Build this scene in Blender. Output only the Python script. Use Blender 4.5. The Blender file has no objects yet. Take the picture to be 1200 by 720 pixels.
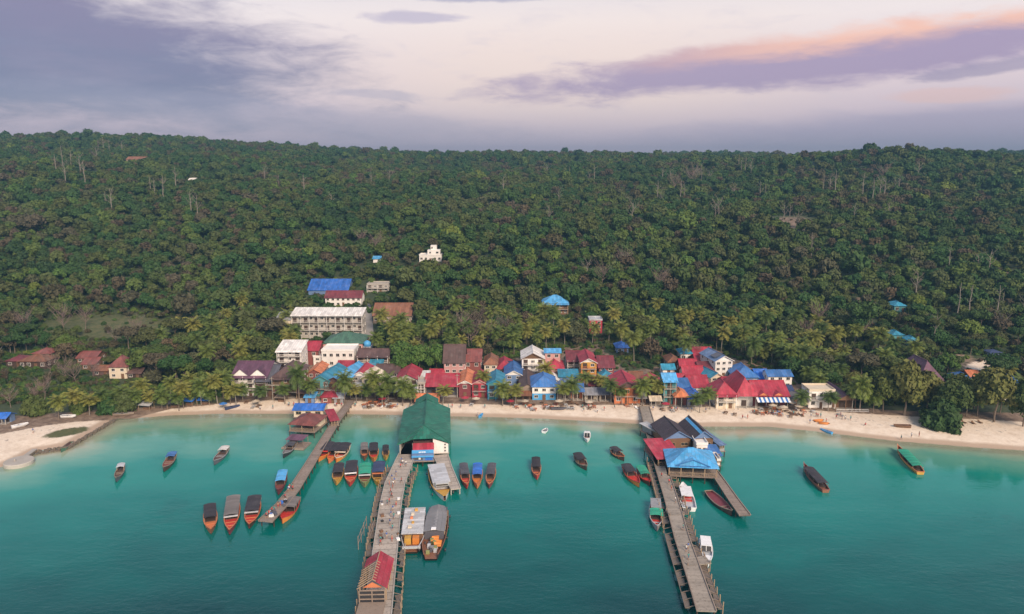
import bpy, bmesh, math, random
import numpy as np
from mathutils import Vector, Matrix, noise as mnoise
random.seed(7); rng = np.random.default_rng(7)
R = math.radians
scn = bpy.context.scene
col = scn.collection
# ------------------------------------------------------------------ camera
H = 85.0; PITCH = R(10.98); F = 850.0
cp, sp_ = math.cos(PITCH), math.sin(PITCH)
cam = bpy.data.objects.new('camera', bpy.data.cameras.new('camera'))
col.objects.link(cam); scn.camera = cam
cam.location = (0, 0, H); cam.rotation_euler = (R(90) - PITCH, 0, 0)
cam.data.sensor_width = 36; cam.data.lens = F / 1200 * 36
cam.data.clip_start = 1; cam.data.clip_end = 12000

def ray(px, py):
    a = px - 600; b = 360 - py
    return a, F * cp + b * sp_, -F * sp_ + b * cp
def P(px, py, z=0.0):
    """point of the plane z seen at a place of the photograph"""
    dx, dy, dz = ray(px, py); t = (z - H) / dz
    return Vector((dx * t, dy * t, z))
def depth_of(x, y, z): return y * cp + (H - z) * sp_
def project(x, y, z):
    d = depth_of(x, y, z); up = y * sp_ - (H - z) * cp
    return 600 + F * x / d, 360 - F * up / d

# ------------------------------------------------------------------ terrain
shore_px = [(0,548),(18,540),(40,529),(80,523),(100,511),(125,496),(137,490),(150,491),(200,487),(260,485),(350,485),(450,486),
            (520,488),(580,489),(640,491),(700,494),(750,497),(800,500),(860,500),(900,500),(950,505),(1000,511),(1050,517),
            (1100,521),(1150,525),(1200,528)]
sh = [P(a, b) for a, b in shore_px]
SX = np.array([-900, -260, -175] + [p.x for p in sh] + [210, 420, 900])
SY = np.array([120, 178, 190] + [p.y for p in sh] + [195, 170, 120])
def shore_d(x, y):
    x = np.asarray(x, float); y = np.asarray(y, float)
    best = np.full(x.shape, 1e9)
    for i in range(len(SX) - 1):
        ax, ay, bx, by = SX[i], SY[i], SX[i+1], SY[i+1]
        dx, dy = bx - ax, by - ay
        t = np.clip(((x-ax)*dx + (y-ay)*dy) / (dx*dx+dy*dy), 0, 1)
        best = np.minimum(best, np.hypot(x - ax - t*dx, y - ay - t*dy))
    return best * np.where(y > np.interp(x, SX, SY), 1, -1)
def wob(x, y, s, k=0.0):
    return (np.sin(x/s + 1.7*np.sin(y/s*0.7 + k)) + np.sin(y/s*1.13 + 1.3*np.sin(x/s*0.83 + 2.1*k + 1)) +
            .5*np.sin((x+y)/s*1.9 + k) + .5*np.sin((x-y)/s*2.3 + 3*k)) / 3
TD  = [0, 3, 8, 14, 26, 60, 90, 115, 150, 200, 300, 450, 650, 950, 1350, 1500, 2000, 3000]
TC  = [0, .45, 1.1, 1.6, 2.0, 3.2, 6, 10, 18, 31, 49, 66, 80, 90, 99, 101, 92, 30]
TL  = [0, .45, 1.1, 1.6, 2.0, 3.0, 4.6, 7, 13, 24, 42, 63, 90, 118, 117, 108, 90, 30]
def hgt(x, y):
    x = np.asarray(x, float); y = np.asarray(y, float)
    d = shore_d(x, y); u = x / np.maximum(y, 60)
    w = np.clip((-0.05 - u) / 0.42, 0, 1); w = w*w*(3-2*w)
    z = np.interp(d, TD, TC)*(1-w) + np.interp(d, TD, TL)*w
    z = z + np.clip((d-110)/250, 0, 1)*(4.2*wob(x, y, 62) + 6.5*wob(x, y, 165, 2)*np.clip((d-200)/400, 0, 1))
    z = z + 13*np.exp(-((x-380)**2/190**2 + (y-760)**2/90**2)) + 10*np.exp(-((x+330)**2/160**2 + (y-620)**2/90**2)) - 7*np.exp(-((x-60)**2/110**2 + (y-640)**2/130**2)) + 4*np.exp(-((x+40)**2/260**2 + (y-1120)**2/110**2))
    z = z + 2.5*np.exp(-(((u-0.56)/.1)**2 + ((d-105)/30)**2))
    sea = np.maximum(-7, np.where(d < 0, d*0.085, 0))
    return np.where(d > 0, z, sea)
def G(px, py, n=None):
    """first point of the terrain seen at a place of the photograph"""
    dx, dy, dz = ray(px, py); L = math.sqrt(dx*dx+dy*dy+dz*dz)
    t = np.concatenate([np.linspace(100, 700, 3001), np.linspace(700, 2400, 2501)]) / L
    xx, yy, zz = dx*t, dy*t, H + dz*t
    below = zz < hgt(xx, yy)
    i = int(np.argmax(below)) if below.any() else len(t)-1
    return Vector((xx[i], yy[i], float(hgt(xx[i], yy[i]))))

# ------------------------------------------------------------------ tagging
def tag(o, label=None, cat=None, group=None, kind=None):
    if label: o['label'] = label
    if cat: o['category'] = cat
    if group: o['group'] = group
    if kind: o['kind'] = kind
    return o
def empty(name, loc, rz=0.0, label=None, cat=None, group=None):
    o = bpy.data.objects.new(name, None); col.objects.link(o)
    o.location = loc; o.rotation_euler = (0, 0, rz); o.empty_display_size = .5
    return tag(o, label, cat, group)
def copy_tree(o, parent=None):
    c = o.copy(); col.objects.link(c); c.parent = parent
    for ch in o.children: copy_tree(ch, c)
    return c
class MB:
    def __init__(s): s.v = []; s.f = []; s.uv = []; s.mi = []
    def face(s, pts, uv=None, mi=0):
        i = len(s.v); s.v += [tuple(p) for p in pts]; s.f.append(tuple(range(i, i+len(pts)))); s.mi.append(mi)
        s.uv.append(uv if uv else [(p[0], p[1]) for p in pts])
    def box(s, x0, x1, y0, y1, z0, z1, mi=0):
        a = [(x0,y0,z0),(x1,y0,z0),(x1,y1,z0),(x0,y1,z0),(x0,y0,z1),(x1,y0,z1),(x1,y1,z1),(x0,y1,z1)]
        for q in ((0,3,2,1),(4,5,6,7),(0,1,5,4),(1,2,6,5),(2,3,7,6),(3,0,4,7)):
            pts = [a[k] for k in q]
            if q in ((0,1,5,4),(2,3,7,6)): uv = [(p[0], p[2]) for p in pts]
            elif q in ((1,2,6,5),(3,0,4,7)): uv = [(p[1], p[2]) for p in pts]
            else: uv = None
            s.face(pts, uv, mi)
        return s
    def slab(s, q, t=.12, uvs=None, mi=0):
        """a sheet (3 or 4 corners, upper face) with thickness t below it"""
        q = [Vector(p) for p in q]; n = (q[1]-q[0]).cross(q[2]-q[0]).normalized()
        if n.z < 0: q.reverse(); n = -n; uvs = list(reversed(uvs)) if uvs else None
        if not uvs:
            e = (q[1]-q[0]).normalized(); g = n.cross(e)
            uvs = [((p-q[0]).dot(e), (p-q[0]).dot(g)) for p in q]
        b = [p - n*t for p in q]
        s.face(q, uvs, mi); s.face(list(reversed(b)), list(reversed(uvs)), mi)
        for i in range(len(q)):
            j = (i+1) % len(q); s.face([q[i], b[i], b[j], q[j]], [uvs[i], uvs[i], uvs[j], uvs[j]], mi)
        return s
    def bar(s, a, b, w=.1, w2=None, mi=0):
        a = Vector(a); b = Vector(b); d = (b-a)
        if d.length < 1e-4: return s
        d.normalize(); w2 = w if w2 is None else w2
        ref = Vector((0,0,1)) if abs(d.z) < .9 else Vector((0,1,0))
        sx = d.cross(ref).normalized(); sy = sx.cross(d)
        A = [a + sx*i*w/2 + sy*j*w/2 for i, j in ((-1,-1),(1,-1),(1,1),(-1,1))]
        B = [b + sx*i*w2/2 + sy*j*w2/2 for i, j in ((-1,-1),(1,-1),(1,1),(-1,1))]
        for i in range(4):
            j = (i+1) % 4; s.face([A[i], A[j], B[j], B[i]], None, mi)
        s.face([A[3], A[2], A[1], A[0]], None, mi); s.face(B, None, mi); return s
    def tube(s, pts, rad, n=6, mi=0, cap=True):
        pts = [Vector(p) for p in pts]; rings = []
        for i, p in enumerate(pts):
            d = (pts[min(i+1, len(pts)-1)] - pts[max(i-1, 0)]).normalized()
            ref = Vector((1,0,0)) if abs(d.x) < .9 else Vector((0,1,0))
            sx = d.cross(ref).normalized(); sy = d.cross(sx)
            r = rad[i] if isinstance(rad, (list, tuple)) else rad
            rings.append([p + sx*math.cos(2*math.pi*k/n)*r + sy*math.sin(2*math.pi*k/n)*r for k in range(n)])
        for a, b in zip(rings, rings[1:]):
            for k in range(n): s.face([a[k], a[(k+1)%n], b[(k+1)%n], b[k]], None, mi)
        if cap: s.face(list(reversed(rings[0])), None, mi); s.face(rings[-1], None, mi)
        return s
    def mesh(s, name, m, smooth=False):
        me = bpy.data.meshes.new(name); me.from_pydata(s.v, [], s.f)
        ul = me.uv_layers.new(name='UVMap')
        flat = [c for uv in s.uv for p in uv for c in p]; ul.data.foreach_set('uv', flat)
        for mm in (m if isinstance(m, (list, tuple)) else [m]): me.materials.append(mm)
        if max(s.mi, default=0) > 0: me.polygons.foreach_set('material_index', s.mi)
        if smooth:
            bm = bmesh.new(); bm.from_mesh(me); bmesh.ops.remove_doubles(bm, verts=bm.verts, dist=1e-4)
            bmesh.ops.recalc_face_normals(bm, faces=bm.faces); bm.to_mesh(me); bm.free()
            me.polygons.foreach_set('use_smooth', [True]*len(me.polygons))
        me.update(); return me
    def build(s, name, m, parent=None, smooth=False, loc=None):
        return link(name, s.mesh(name, m, smooth), parent, loc)
def link(name, me, parent=None, loc=None, rz=0):
    o = bpy.data.objects.new(name, me); col.objects.link(o)
    if parent is not None: o.parent = parent
    if loc is not None: o.location = loc
    if rz: o.rotation_euler = (0, 0, rz)
    return o

# ------------------------------------------------------------------ node helper
class NT:
    def __init__(s, nt): s.nt = nt; nt.nodes.clear()
    def n(s, t, **kw):
        nd = s.nt.nodes.new(t)
        for k, v in kw.items():
            if k == 'ins':
                for a, b in v.items():
                    if isinstance(b, bpy.types.NodeSocket): s.nt.links.new(b, nd.inputs[a])
                    else: nd.inputs[a].default_value = b
            else: setattr(nd, k, v)
        return nd
    def m(s, op, a, b=None, c=None, clamp=False):
        nd = s.nt.nodes.new('ShaderNodeMath'); nd.operation = op; nd.use_clamp = clamp
        for i, x in enumerate((a, b, c)):
            if x is None: continue
            if isinstance(x, bpy.types.NodeSocket): s.nt.links.new(x, nd.inputs[i])
            else: nd.inputs[i].default_value = x
        return nd.outputs[0]
    def mix(s, fac, a, b, blend='MIX'):
        nd = s.nt.nodes.new('ShaderNodeMix'); nd.data_type = 'RGBA'; nd.blend_type = blend; nd.clamp_factor = True
        for i, x in ((0, fac), (6, a), (7, b)):
            if isinstance(x, bpy.types.NodeSocket): s.nt.links.new(x, nd.inputs[i])
            elif isinstance(x, (tuple, list)): nd.inputs[i].default_value = (*x[:3], 1)
            else: nd.inputs[i].default_value = x
        return nd.outputs[2]
    def ramp(s, fac, stops, interp='LINEAR'):
        nd = s.nt.nodes.new('ShaderNodeValToRGB'); cr = nd.color_ramp; cr.interpolation = interp
        while len(cr.elements) < len(stops): cr.elements.new(.5)
        for e, (p, c) in zip(cr.elements, stops):
            e.position = p; e.color = (*c, 1) if isinstance(c, (tuple, list)) else (c, c, c, 1)
        s.nt.links.new(fac, nd.inputs[0]); return nd.outputs[0]
    def noise(s, vec, scale, detail=3, rough=.55, out='Fac', dist=0.0):
        nd = s.n('ShaderNodeTexNoise', ins={'Scale': scale, 'Detail': detail, 'Roughness': rough, 'Distortion': dist})
        s.nt.links.new(vec, nd.inputs['Vector']); return nd.outputs[out]
    def sstep(s, x, a, b):
        nd = s.nt.nodes.new('ShaderNodeMapRange'); nd.interpolation_type = 'SMOOTHSTEP'
        s.nt.links.new(x, nd.inputs[0]); nd.inputs[1].default_value = a; nd.inputs[2].default_value = b
        return nd.outputs[0]
    def link(s, a, b): s.nt.links.new(a, b)
MATS = {}
def new_mat(name):
    m = bpy.data.materials.new(name); m.use_nodes = True; return m, NT(m.node_tree)
def dull(name, c, rough=.8, var=.28, scale=.6, dirt=.25, metal=0.0):
    """a painted or plain surface with uneven tone, stains and a small bump"""
    if name in MATS: return MATS[name]
    m, t = new_mat(name)
    tc = t.n('ShaderNodeTexCoord').outputs['Object']; oi = t.n('ShaderNodeObjectInfo')
    v = t.n('ShaderNodeVectorMath', operation='ADD'); t.link(tc, v.inputs[0])
    cx = t.n('ShaderNodeCombineXYZ'); t.link(t.m('MULTIPLY', oi.outputs['Random'], 90), cx.inputs[0]); t.link(cx.outputs[0], v.inputs[1])
    n1 = t.noise(v.outputs[0], scale, 4); n2 = t.noise(v.outputs[0], scale*5, 3, .7)
    k = t.m('MULTIPLY_ADD', t.m('SUBTRACT', n1, .5), var*2, 1.0)
    k = t.m('MULTIPLY', k, t.m('MULTIPLY_ADD', t.m('SUBTRACT', oi.outputs['Random'], .5), .22, 1.0))
    hs = t.n('ShaderNodeHueSaturation', ins={'Color': (*c, 1), 'Value': k, 'Saturation': .97})
    st = t.m('MULTIPLY', t.sstep(n2, .52, .72), dirt)
    g = sum(c)/3*.45 + .02
    cc = t.mix(st, hs.outputs[0], (g*1.1, g*.95, g*.8))
    b = t.n('ShaderNodeBsdfPrincipled', ins={'Base Color': cc, 'Roughness': rough, 'Metallic': metal})
    o = t.n('ShaderNodeOutputMaterial'); t.link(b.outputs[0], o.inputs[0])
    MATS[name] = m; return m
def roofm(name, c, rough=.55, rust=.35, seam=1.0):
    """profiled roofing sheets: seams along the slope, sheets of slightly different age, rust and dust"""
    if name in MATS: return MATS[name]
    m, t = new_mat(name)
    tc = t.n('ShaderNodeTexCoord'); oi = t.n('ShaderNodeObjectInfo')
    sx = t.n('ShaderNodeSeparateXYZ'); t.link(tc.outputs['UV'], sx.inputs[0])
    u = t.m('MULTIPLY', sx.outputs[0], 1/seam); v = sx.outputs[1]
    fl = t.m('FLOOR', u); fr = t.m('FRACT', u)
    row = t.m('FLOOR', t.m('MULTIPLY_ADD', v, .33, t.m('MULTIPLY', t.m('FRACT', t.m('MULTIPLY', fl, .37)), .8)))
    cb = t.n('ShaderNodeCombineXYZ'); t.link(fl, cb.inputs[0]); t.link(row, cb.inputs[1]); t.link(t.m('MULTIPLY', oi.outputs['Random'], 50), cb.inputs[2])
    wn = t.n('ShaderNodeTexWhiteNoise'); t.link(cb.outputs[0], wn.inputs['Vector'])
    edge = t.m('MINIMUM', fr, t.m('SUBTRACT', 1, fr)); line = t.sstep(edge, .1, .0)
    off = t.n('ShaderNodeVectorMath', operation='ADD'); t.link(tc.outputs['Object'], off.inputs[0])
    c2 = t.n('ShaderNodeCombineXYZ'); t.link(t.m('MULTIPLY', oi.outputs['Random'], 70), c2.inputs[1]); t.link(c2.outputs[0], off.inputs[1])
    n1 = t.noise(off.outputs[0], .35, 5, .6); n2 = t.noise(off.outputs[0], 1.3, 4, .7)
    k = t.m('ADD', t.m('MULTIPLY_ADD', wn.outputs['Value'], .42, .78), t.m('MULTIPLY', t.m('SUBTRACT', n1, .5), .5))
    k = t.m('MULTIPLY', k, t.m('MULTIPLY_ADD', line, -.3, 1.0))
    k = t.m('MULTIPLY', k, t.m('MULTIPLY_ADD', oi.outputs['Random'], .3, .85))
    hs = t.n('ShaderNodeHueSaturation', ins={'Color': (*c, 1), 'Value': k, 'Saturation': t.m('MULTIPLY_ADD', n1, -.25, 1.08)})
    g = sum(c)/3
    cc = t.mix(t.m('MULTIPLY', t.sstep(n2, .5, .8), rust), hs.outputs[0], (g*.7+.06, g*.5+.035, g*.4+.03))
    cc = t.mix(t.m('MULTIPLY', t.sstep(n1, .55, .8), .16), cc, (.34, .31, .29))
    bp = t.n('ShaderNodeBump', ins={'Strength': .5, 'Distance': .06, 'Height': t.m('ADD', line, t.m('SINE', t.m('MULTIPLY', sx.outputs[0], 25)))})
    b = t.n('ShaderNodeBsdfPrincipled', ins={'Base Color': cc, 'Roughness': rough, 'Normal': bp.outputs[0]})
    o = t.n('ShaderNodeOutputMaterial'); t.link(b.outputs[0], o.inputs[0])
    MATS[name] = m; return m
def plankm(name, c, w=.35, along=0, wet=.3):
    if name in MATS: return MATS[name]
    m, t = new_mat(name)
    tc = t.n('ShaderNodeTexCoord'); sx = t.n('ShaderNodeSeparateXYZ'); t.link(tc.outputs['UV'], sx.inputs[0])
    u = t.m('MULTIPLY', sx.outputs[along], 1/w); fl = t.m('FLOOR', u); fr = t.m('FRACT', u)
    wn = t.n('ShaderNodeTexWhiteNoise', noise_dimensions='1D'); t.link(fl, wn.inputs['W'])
    n1 = t.noise(tc.outputs['Object'], .25, 5, .65); n2 = t.noise(tc.outputs['Object'], 1.6, 4, .7)
    gap = t.sstep(t.m('MINIMUM', fr, t.m('SUBTRACT', 1, fr)), .09, .0)
    k = t.m('ADD', t.m('MULTIPLY_ADD', wn.outputs['Value'], .24, .85), t.m('MULTIPLY', t.m('SUBTRACT', n1, .5), .7))
    k = t.m('MULTIPLY', k, t.m('MULTIPLY_ADD', gap, -.5, 1))
    hs = t.n('ShaderNodeHueSaturation', ins={'Color': (*c, 1), 'Value': k})
    cc = t.mix(t.m('MULTIPLY', t.sstep(n2, .5, .75), wet), hs.outputs[0], (c[0]*.28, c[1]*.25, c[2]*.23))
    bp = t.n('ShaderNodeBump', ins={'Strength': .5, 'Distance': .04, 'Height': t.m('SUBTRACT', n2, gap)})
    b = t.n('ShaderNodeBsdfPrincipled', ins={'Base Color': cc, 'Roughness': .85, 'Normal': bp.outputs[0]})
    o = t.n('ShaderNodeOutputMaterial'); t.link(b.outputs[0], o.inputs[0])
    MATS[name] = m; return m
def glassm():
    if 'window_glass' in MATS: return MATS['window_glass']
    m, t = new_mat('window_glass'); oi = t.n('ShaderNodeObjectInfo')
    cc = t.mix(oi.outputs['Random'], (.012, .014, .016), (.06, .055, .05))
    b = t.n('ShaderNodeBsdfPrincipled', ins={'Base Color': cc, 'Roughness': .12})
    o = t.n('ShaderNodeOutputMaterial'); t.link(b.outputs[0], o.inputs[0]); MATS['window_glass'] = m; return m

C = dict(rottenwood=(.17,.135,.105), blackroof=(.05,.035,.045), crimson=(.37,.02,.045), maroon=(.17,.03,.04), redbrown=(.21,.06,.05), brown=(.11,.062,.055), purple=(.13,.055,.095),
         blue=(.03,.15,.42), royal=(.01,.13,.52), teal=(.02,.24,.38), sky=(.06,.34,.66), navy=(.03,.05,.13), cream=(.62,.53,.40),
         white=(.72,.69,.65), green=(.012,.15,.10), hipgreen=(.06,.15,.10), orange=(.56,.17,.06), grey=(.27,.27,.28),
         lightgrey=(.46,.47,.48), slate=(.09,.09,.11), pink=(.50,.27,.25), wood=(.16,.085,.045), darkwood=(.06,.035,.025),
         oldwood=(.26,.20,.155), timber=(.34,.24,.15), concrete=(.38,.35,.31), yellow=(.55,.30,.04), rust=(.22,.09,.045),
         red=(.50,.03,.022), black=(.03,.03,.035), tealwall=(.07,.25,.27), slateblue=(.12,.20,.36), turquoise=(.03,.36,.25),
         plastic_white=(.75,.75,.75), charcoal=(.05,.05,.06), olive=(.22,.24,.09), tangerine=(.62,.20,.02), steel=(.45,.47,.5))
def RM(c): return roofm('roof_sheet_'+c, C[c], .6, .5)
def WM(c): return dull('wall_'+c, C[c], .85, .2, .35, .3)
def PM(c): return dull('paint_'+c, C[c], .5, .28, 1.2, .22)
# ------------------------------------------------------------------ ground
def ground_mat():
    m, t = new_mat('ground')
    tc = t.n('ShaderNodeTexCoord').outputs['Object']
    at = lambda n: t.n('ShaderNodeAttribute', attribute_name=n).outputs['Fac']
    sand, dirt, sd, gr = at('sand'), at('dirt'), at('sd'), at('grass')
    n1 = t.noise(tc, .05, 5, .6); n2 = t.noise(tc, .5, 5, .65); n3 = t.noise(tc, 2.5, 3, .6)
    forest = t.ramp(t.m('MULTIPLY_ADD', n2, .6, t.m('MULTIPLY', n1, .4)), [(.3, (.02,.034,.014)), (.5, (.04,.06,.022)), (.62, (.065,.072,.03)), (.75, (.10,.08,.045))])
    forest = t.mix(t.m('MAXIMUM', t.sstep(sd, 26, 18), t.sstep(gr, .2, .8)), forest, t.ramp(n2, [(.3, (.045,.062,.02)), (.5, (.085,.095,.034)), (.66, (.12,.11,.05))]))
    soil = t.ramp(n2, [(.3, (.09,.062,.045)), (.5, (.20,.14,.10)), (.7, (.30,.23,.17))])
    dry = t.ramp(n2, [(.3, (.60,.49,.38)), (.5, (.72,.61,.49)), (.7, (.79,.69,.57))])
    foot = t.m('MULTIPLY', t.sstep(n3, .5, .7), .22)
    dry = t.mix(foot, dry, (.40, .31, .23))
    litter = t.m('MULTIPLY', t.sstep(n2, .56, .68), t.sstep(sd, 8, 13))
    dry = t.mix(t.m('MULTIPLY', litter, .75), dry, (.16, .12, .09))
    wetk = t.m('MULTIPLY_ADD', n1, 3, sd)
    sandc = t.mix(t.sstep(wetk, 5.2, 3.2), dry, (.44, .33, .24))
    c = t.mix(t.sstep(t.m('MULTIPLY_ADD', t.m('SUBTRACT', n2, .5), .5, dirt), .35, .65), forest, soil)
    c = t.mix(t.sstep(t.m('MULTIPLY_ADD', t.m('SUBTRACT', n2, .5), .5, sand), .35, .65), c, sandc)
    rg = t.m('MULTIPLY_ADD', t.sstep(wetk, 2.4, 1.6), -.45, .9)
    bp = t.n('ShaderNodeBump', ins={'Strength': .6, 'Distance': .25, 'Height': t.m('ADD', n3, n2)})
    b = t.n('ShaderNodeBsdfPrincipled', ins={'Base Color': c, 'Roughness': rg, 'Normal': bp.outputs[0]})
    o = t.n('ShaderNodeOutputMaterial'); t.link(b.outputs[0], o.inputs[0]); return m
def grid_mesh(name, us, ys, zfun, keep=None, attrs=()):
    U, Y = np.meshgrid(us, ys); X = U * np.maximum(Y, 150)
    Z = zfun(X, Y); n, k = U.shape
    me = bpy.data.meshes.new(name)
    idx = np.arange(n*k).reshape(n, k)
    q = np.stack([idx[:-1,:-1], idx[:-1,1:], idx[1:,1:], idx[1:,:-1]], -1).reshape(-1, 4)
    if keep is not None:
        kk = keep(X, Y).ravel(); q = q[kk[q].any(1)]
    me.vertices.add(n*k); me.vertices.foreach_set('co', np.stack([X, Y, Z], -1).astype(np.float32).ravel())
    me.loops.add(q.size); me.loops.foreach_set('vertex_index', q.ravel().astype(np.int32))
    me.polygons.add(len(q)); me.polygons.foreach_set('loop_start', np.arange(0, q.size, 4, dtype=np.int32))
    me.update(calc_edges=True); me.polygons.foreach_set('use_smooth', [True]*len(q))
    for an, fn in attrs:
        a = me.attributes.new(an, 'FLOAT', 'POINT'); a.data.foreach_set('value', fn(X, Y, Z).astype(np.float32).ravel())
    return me
us = np.linspace(-1.15, 1.15, 300)
ys = np.concatenate([np.arange(60, 184, 8), np.arange(184, 282, 1.2), np.arange(282, 420, 3), np.arange(420, 1000, 9), np.arange(1000, 3401, 30)])
BACK_PX = [(-300,500),(0,509),(50,499),(112,489),(130,487),(150,486),(200,476),(260,471),(350,466),(450,470),(600,473),(720,474),(850,477),(930,479),(1000,484),(1080,489),(1150,492),(1200,495),(1500,510)]
bp_ = [P(a, b, 1.8) for a, b in BACK_PX]
def sand_a(X, Y, Z):
    yb = np.interp(X/np.maximum(Y, 60), [p.x/p.y for p in bp_], [p.y for p in bp_])
    a = np.clip((yb - Y)/3 + .5, 0, 1)
    px, py = project(X, Y, Z)
    for cx, cy, rx, ry in ((1160, 429, 34, 8),):
        a = np.maximum(a, np.clip(1.3 - np.hypot((px-cx)/rx, (py-cy)/ry), 0, 1))
    g = np.clip(1.4 - np.hypot((px-78)/30, (py-507+(px-78)*.18)/5), 0, 1)   # the dry grass patch on the spit
    return a*(1-g)
GRASS = (128,384,82,15)
CLEAR = [(925,263,42,11),(135,382,60,9),(1160,429,45,12),(1122,420,26,6),(108,207,22,5),(865,282,14,5),(1185,322,25,4),(430,288,22,6),(1010,352,12,5),(60,480,60,9)]
TOWN = [(-200,488),(0,489),(150,478),(268,472),(276,446),(330,440),(338,430),(372,402),(430,402),(458,432),(520,444),(530,420),(612,420),(640,410),(700,404),(735,436),(790,426),(800,410),(840,410),(905,434),(935,446),(950,474),(1060,482),(1200,484),(1500,497)]
def grass_a(X, Y, Z):
    px, py = project(X, Y, Z); return np.clip(1.5 - np.hypot((px-GRASS[0])/GRASS[2], (py-GRASS[1])/GRASS[3]), 0, 1)
def dirt_a(X, Y, Z):
    px, py = project(X, Y, Z)
    line = np.interp(px, [a for a, b in TOWN], [b for a, b in TOWN])
    a = np.clip((py - line)/6 + .5, 0, 1)
    a = a*(1-np.clip(1.6 - np.hypot((px-78)/32, (py-507+(px-78)*.18)/6), 0, 1))
    for cx, cy, rx, ry in CLEAR:
        if cx in (135, 60): continue
        a = np.maximum(a, np.clip(1.25 - np.hypot((px-cx)/rx, (py-cy)/ry), 0, 1))
    return a
me = grid_mesh('ground', us, ys, hgt, None, (('sand', sand_a), ('dirt', dirt_a), ('sd', lambda X, Y, Z: shore_d(X, Y)), ('grass', grass_a)))
me.materials.append(ground_mat())
tag(link('ground', me), 'sandy beach, village ground and forested hillside', 'ground', kind='structure')

def water_mat():
    m, t = new_mat('sea_water')
    tc = t.n('ShaderNodeTexCoord').outputs['Object']
    off = t.m('MULTIPLY', t.n('ShaderNodeAttribute', attribute_name='sd').outputs['Fac'], -1)
    mp = t.n('ShaderNodeMapping', ins={'Scale': (.5, 1, 1)}); t.link(tc, mp.inputs[0])
    n1 = t.noise(mp.outputs[0], .022, 4, .6); n2 = t.noise(mp.outputs[0], .09, 4, .6)
    sy = t.n('ShaderNodeSeparateXYZ'); t.link(tc, sy.inputs[0])   # the seabed falls away towards the open bay
    far = t.m('MULTIPLY_ADD', sy.outputs[1], -1, 250)
    off0 = off; off2 = t.m('ADD', t.m('MULTIPLY', off, .4), t.m('MULTIPLY', t.m('MINIMUM', far, t.m('MULTIPLY', off, 2.4)), .6))
    k = t.m('ADD', t.m('ADD', off2, t.m('MULTIPLY', t.m('SUBTRACT', n1, .5), 60)), t.m('MULTIPLY', t.m('SUBTRACT', n2, .5), 26))
    k = t.m('MAXIMUM', k, t.m('MULTIPLY', off, .45))
    c = t.ramp(t.m('MULTIPLY', k, 1/155), [(0, (.46,.40,.29)), (.06, (.31,.37,.26)), (.14, (.12,.31,.235)), (.27, (.010,.225,.18)), (.47, (0,.148,.125)), (.69, (0,.070,.064)), (.85, (0,.026,.028)), (1, (0,.013,.016))])
    grass = t.m('MULTIPLY', t.sstep(t.noise(tc, .05, 5, .7), .56, .68), t.sstep(off, 14, 45))
    c = t.mix(t.m('MULTIPLY', grass, .3), c, (.004, .085, .075))
    mp2 = t.n('ShaderNodeMapping', ins={'Scale': (.55, 1, 1), 'Rotation': (0, 0, R(8))}); t.link(tc, mp2.inputs[0])
    w1 = t.noise(mp2.outputs[0], .9, 4, .6, dist=.3); w2 = t.noise(mp2.outputs[0], .16, 3, .5)
    calm = t.m('MULTIPLY_ADD', t.sstep(t.noise(mp2.outputs[0], .03, 3, .6), .35, .65), .7, .4)
    calm = t.m('MULTIPLY', calm, t.m('MULTIPLY_ADD', t.sstep(off, 10, 80), .75, .25))
    bp = t.n('ShaderNodeBump', ins={'Strength': .42, 'Distance': .30, 'Height': t.m('MULTIPLY', t.m('MULTIPLY_ADD', w2, 1.6, w1), calm)})
    df = t.n('ShaderNodeBsdfDiffuse', ins={'Color': c}); gl = t.n('ShaderNodeBsdfGlossy', ins={'Color': (.62,.93,.96,1), 'Roughness': .05, 'Normal': bp.outputs[0]})
    tr = t.n('ShaderNodeBsdfTransparent', ins={'Color': (.8,.95,.9,1)})
    body = t.n('ShaderNodeMixShader'); t.link(t.sstep(t.m('MULTIPLY_ADD', n2, 1.5, off), 0.4, 6.5), body.inputs[0]); t.link(tr.outputs[0], body.inputs[1]); t.link(df.outputs[0], body.inputs[2])
    fr = t.n('ShaderNodeFresnel', ins={'IOR': 1.55, 'Normal': bp.outputs[0]})
    bf = t.n('ShaderNodeNewGeometry').outputs['Backfacing']
    mx = t.n('ShaderNodeMixShader'); t.link(t.m('MULTIPLY', fr.outputs[0], t.m('SUBTRACT', 1, bf)), mx.inputs[0]); t.link(body.outputs[0], mx.inputs[1]); t.link(gl.outputs[0], mx.inputs[2])
    o = t.n('ShaderNodeOutputMaterial'); t.link(mx.outputs[0], o.inputs[0]); return m
ysw = np.concatenate([[-2500, -1200, -500, -150, 0], np.arange(40, 180, 6), np.arange(180, 270, 1.5)])
usw = np.concatenate([[-14, -6, -3, -1.6], np.linspace(-1.15, 1.15, 260), [1.6, 3, 6, 14]])
me = grid_mesh('sea', usw, ysw, lambda X, Y: X*0, lambda X, Y: shore_d(X, Y) < 1.0, (('sd', lambda X, Y, Z: np.minimum(shore_d(X, Y), 0)),))
me.materials.append(water_mat())
tag(link('sea', me), 'turquoise sea water of the bay', 'sea', kind='structure')

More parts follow.
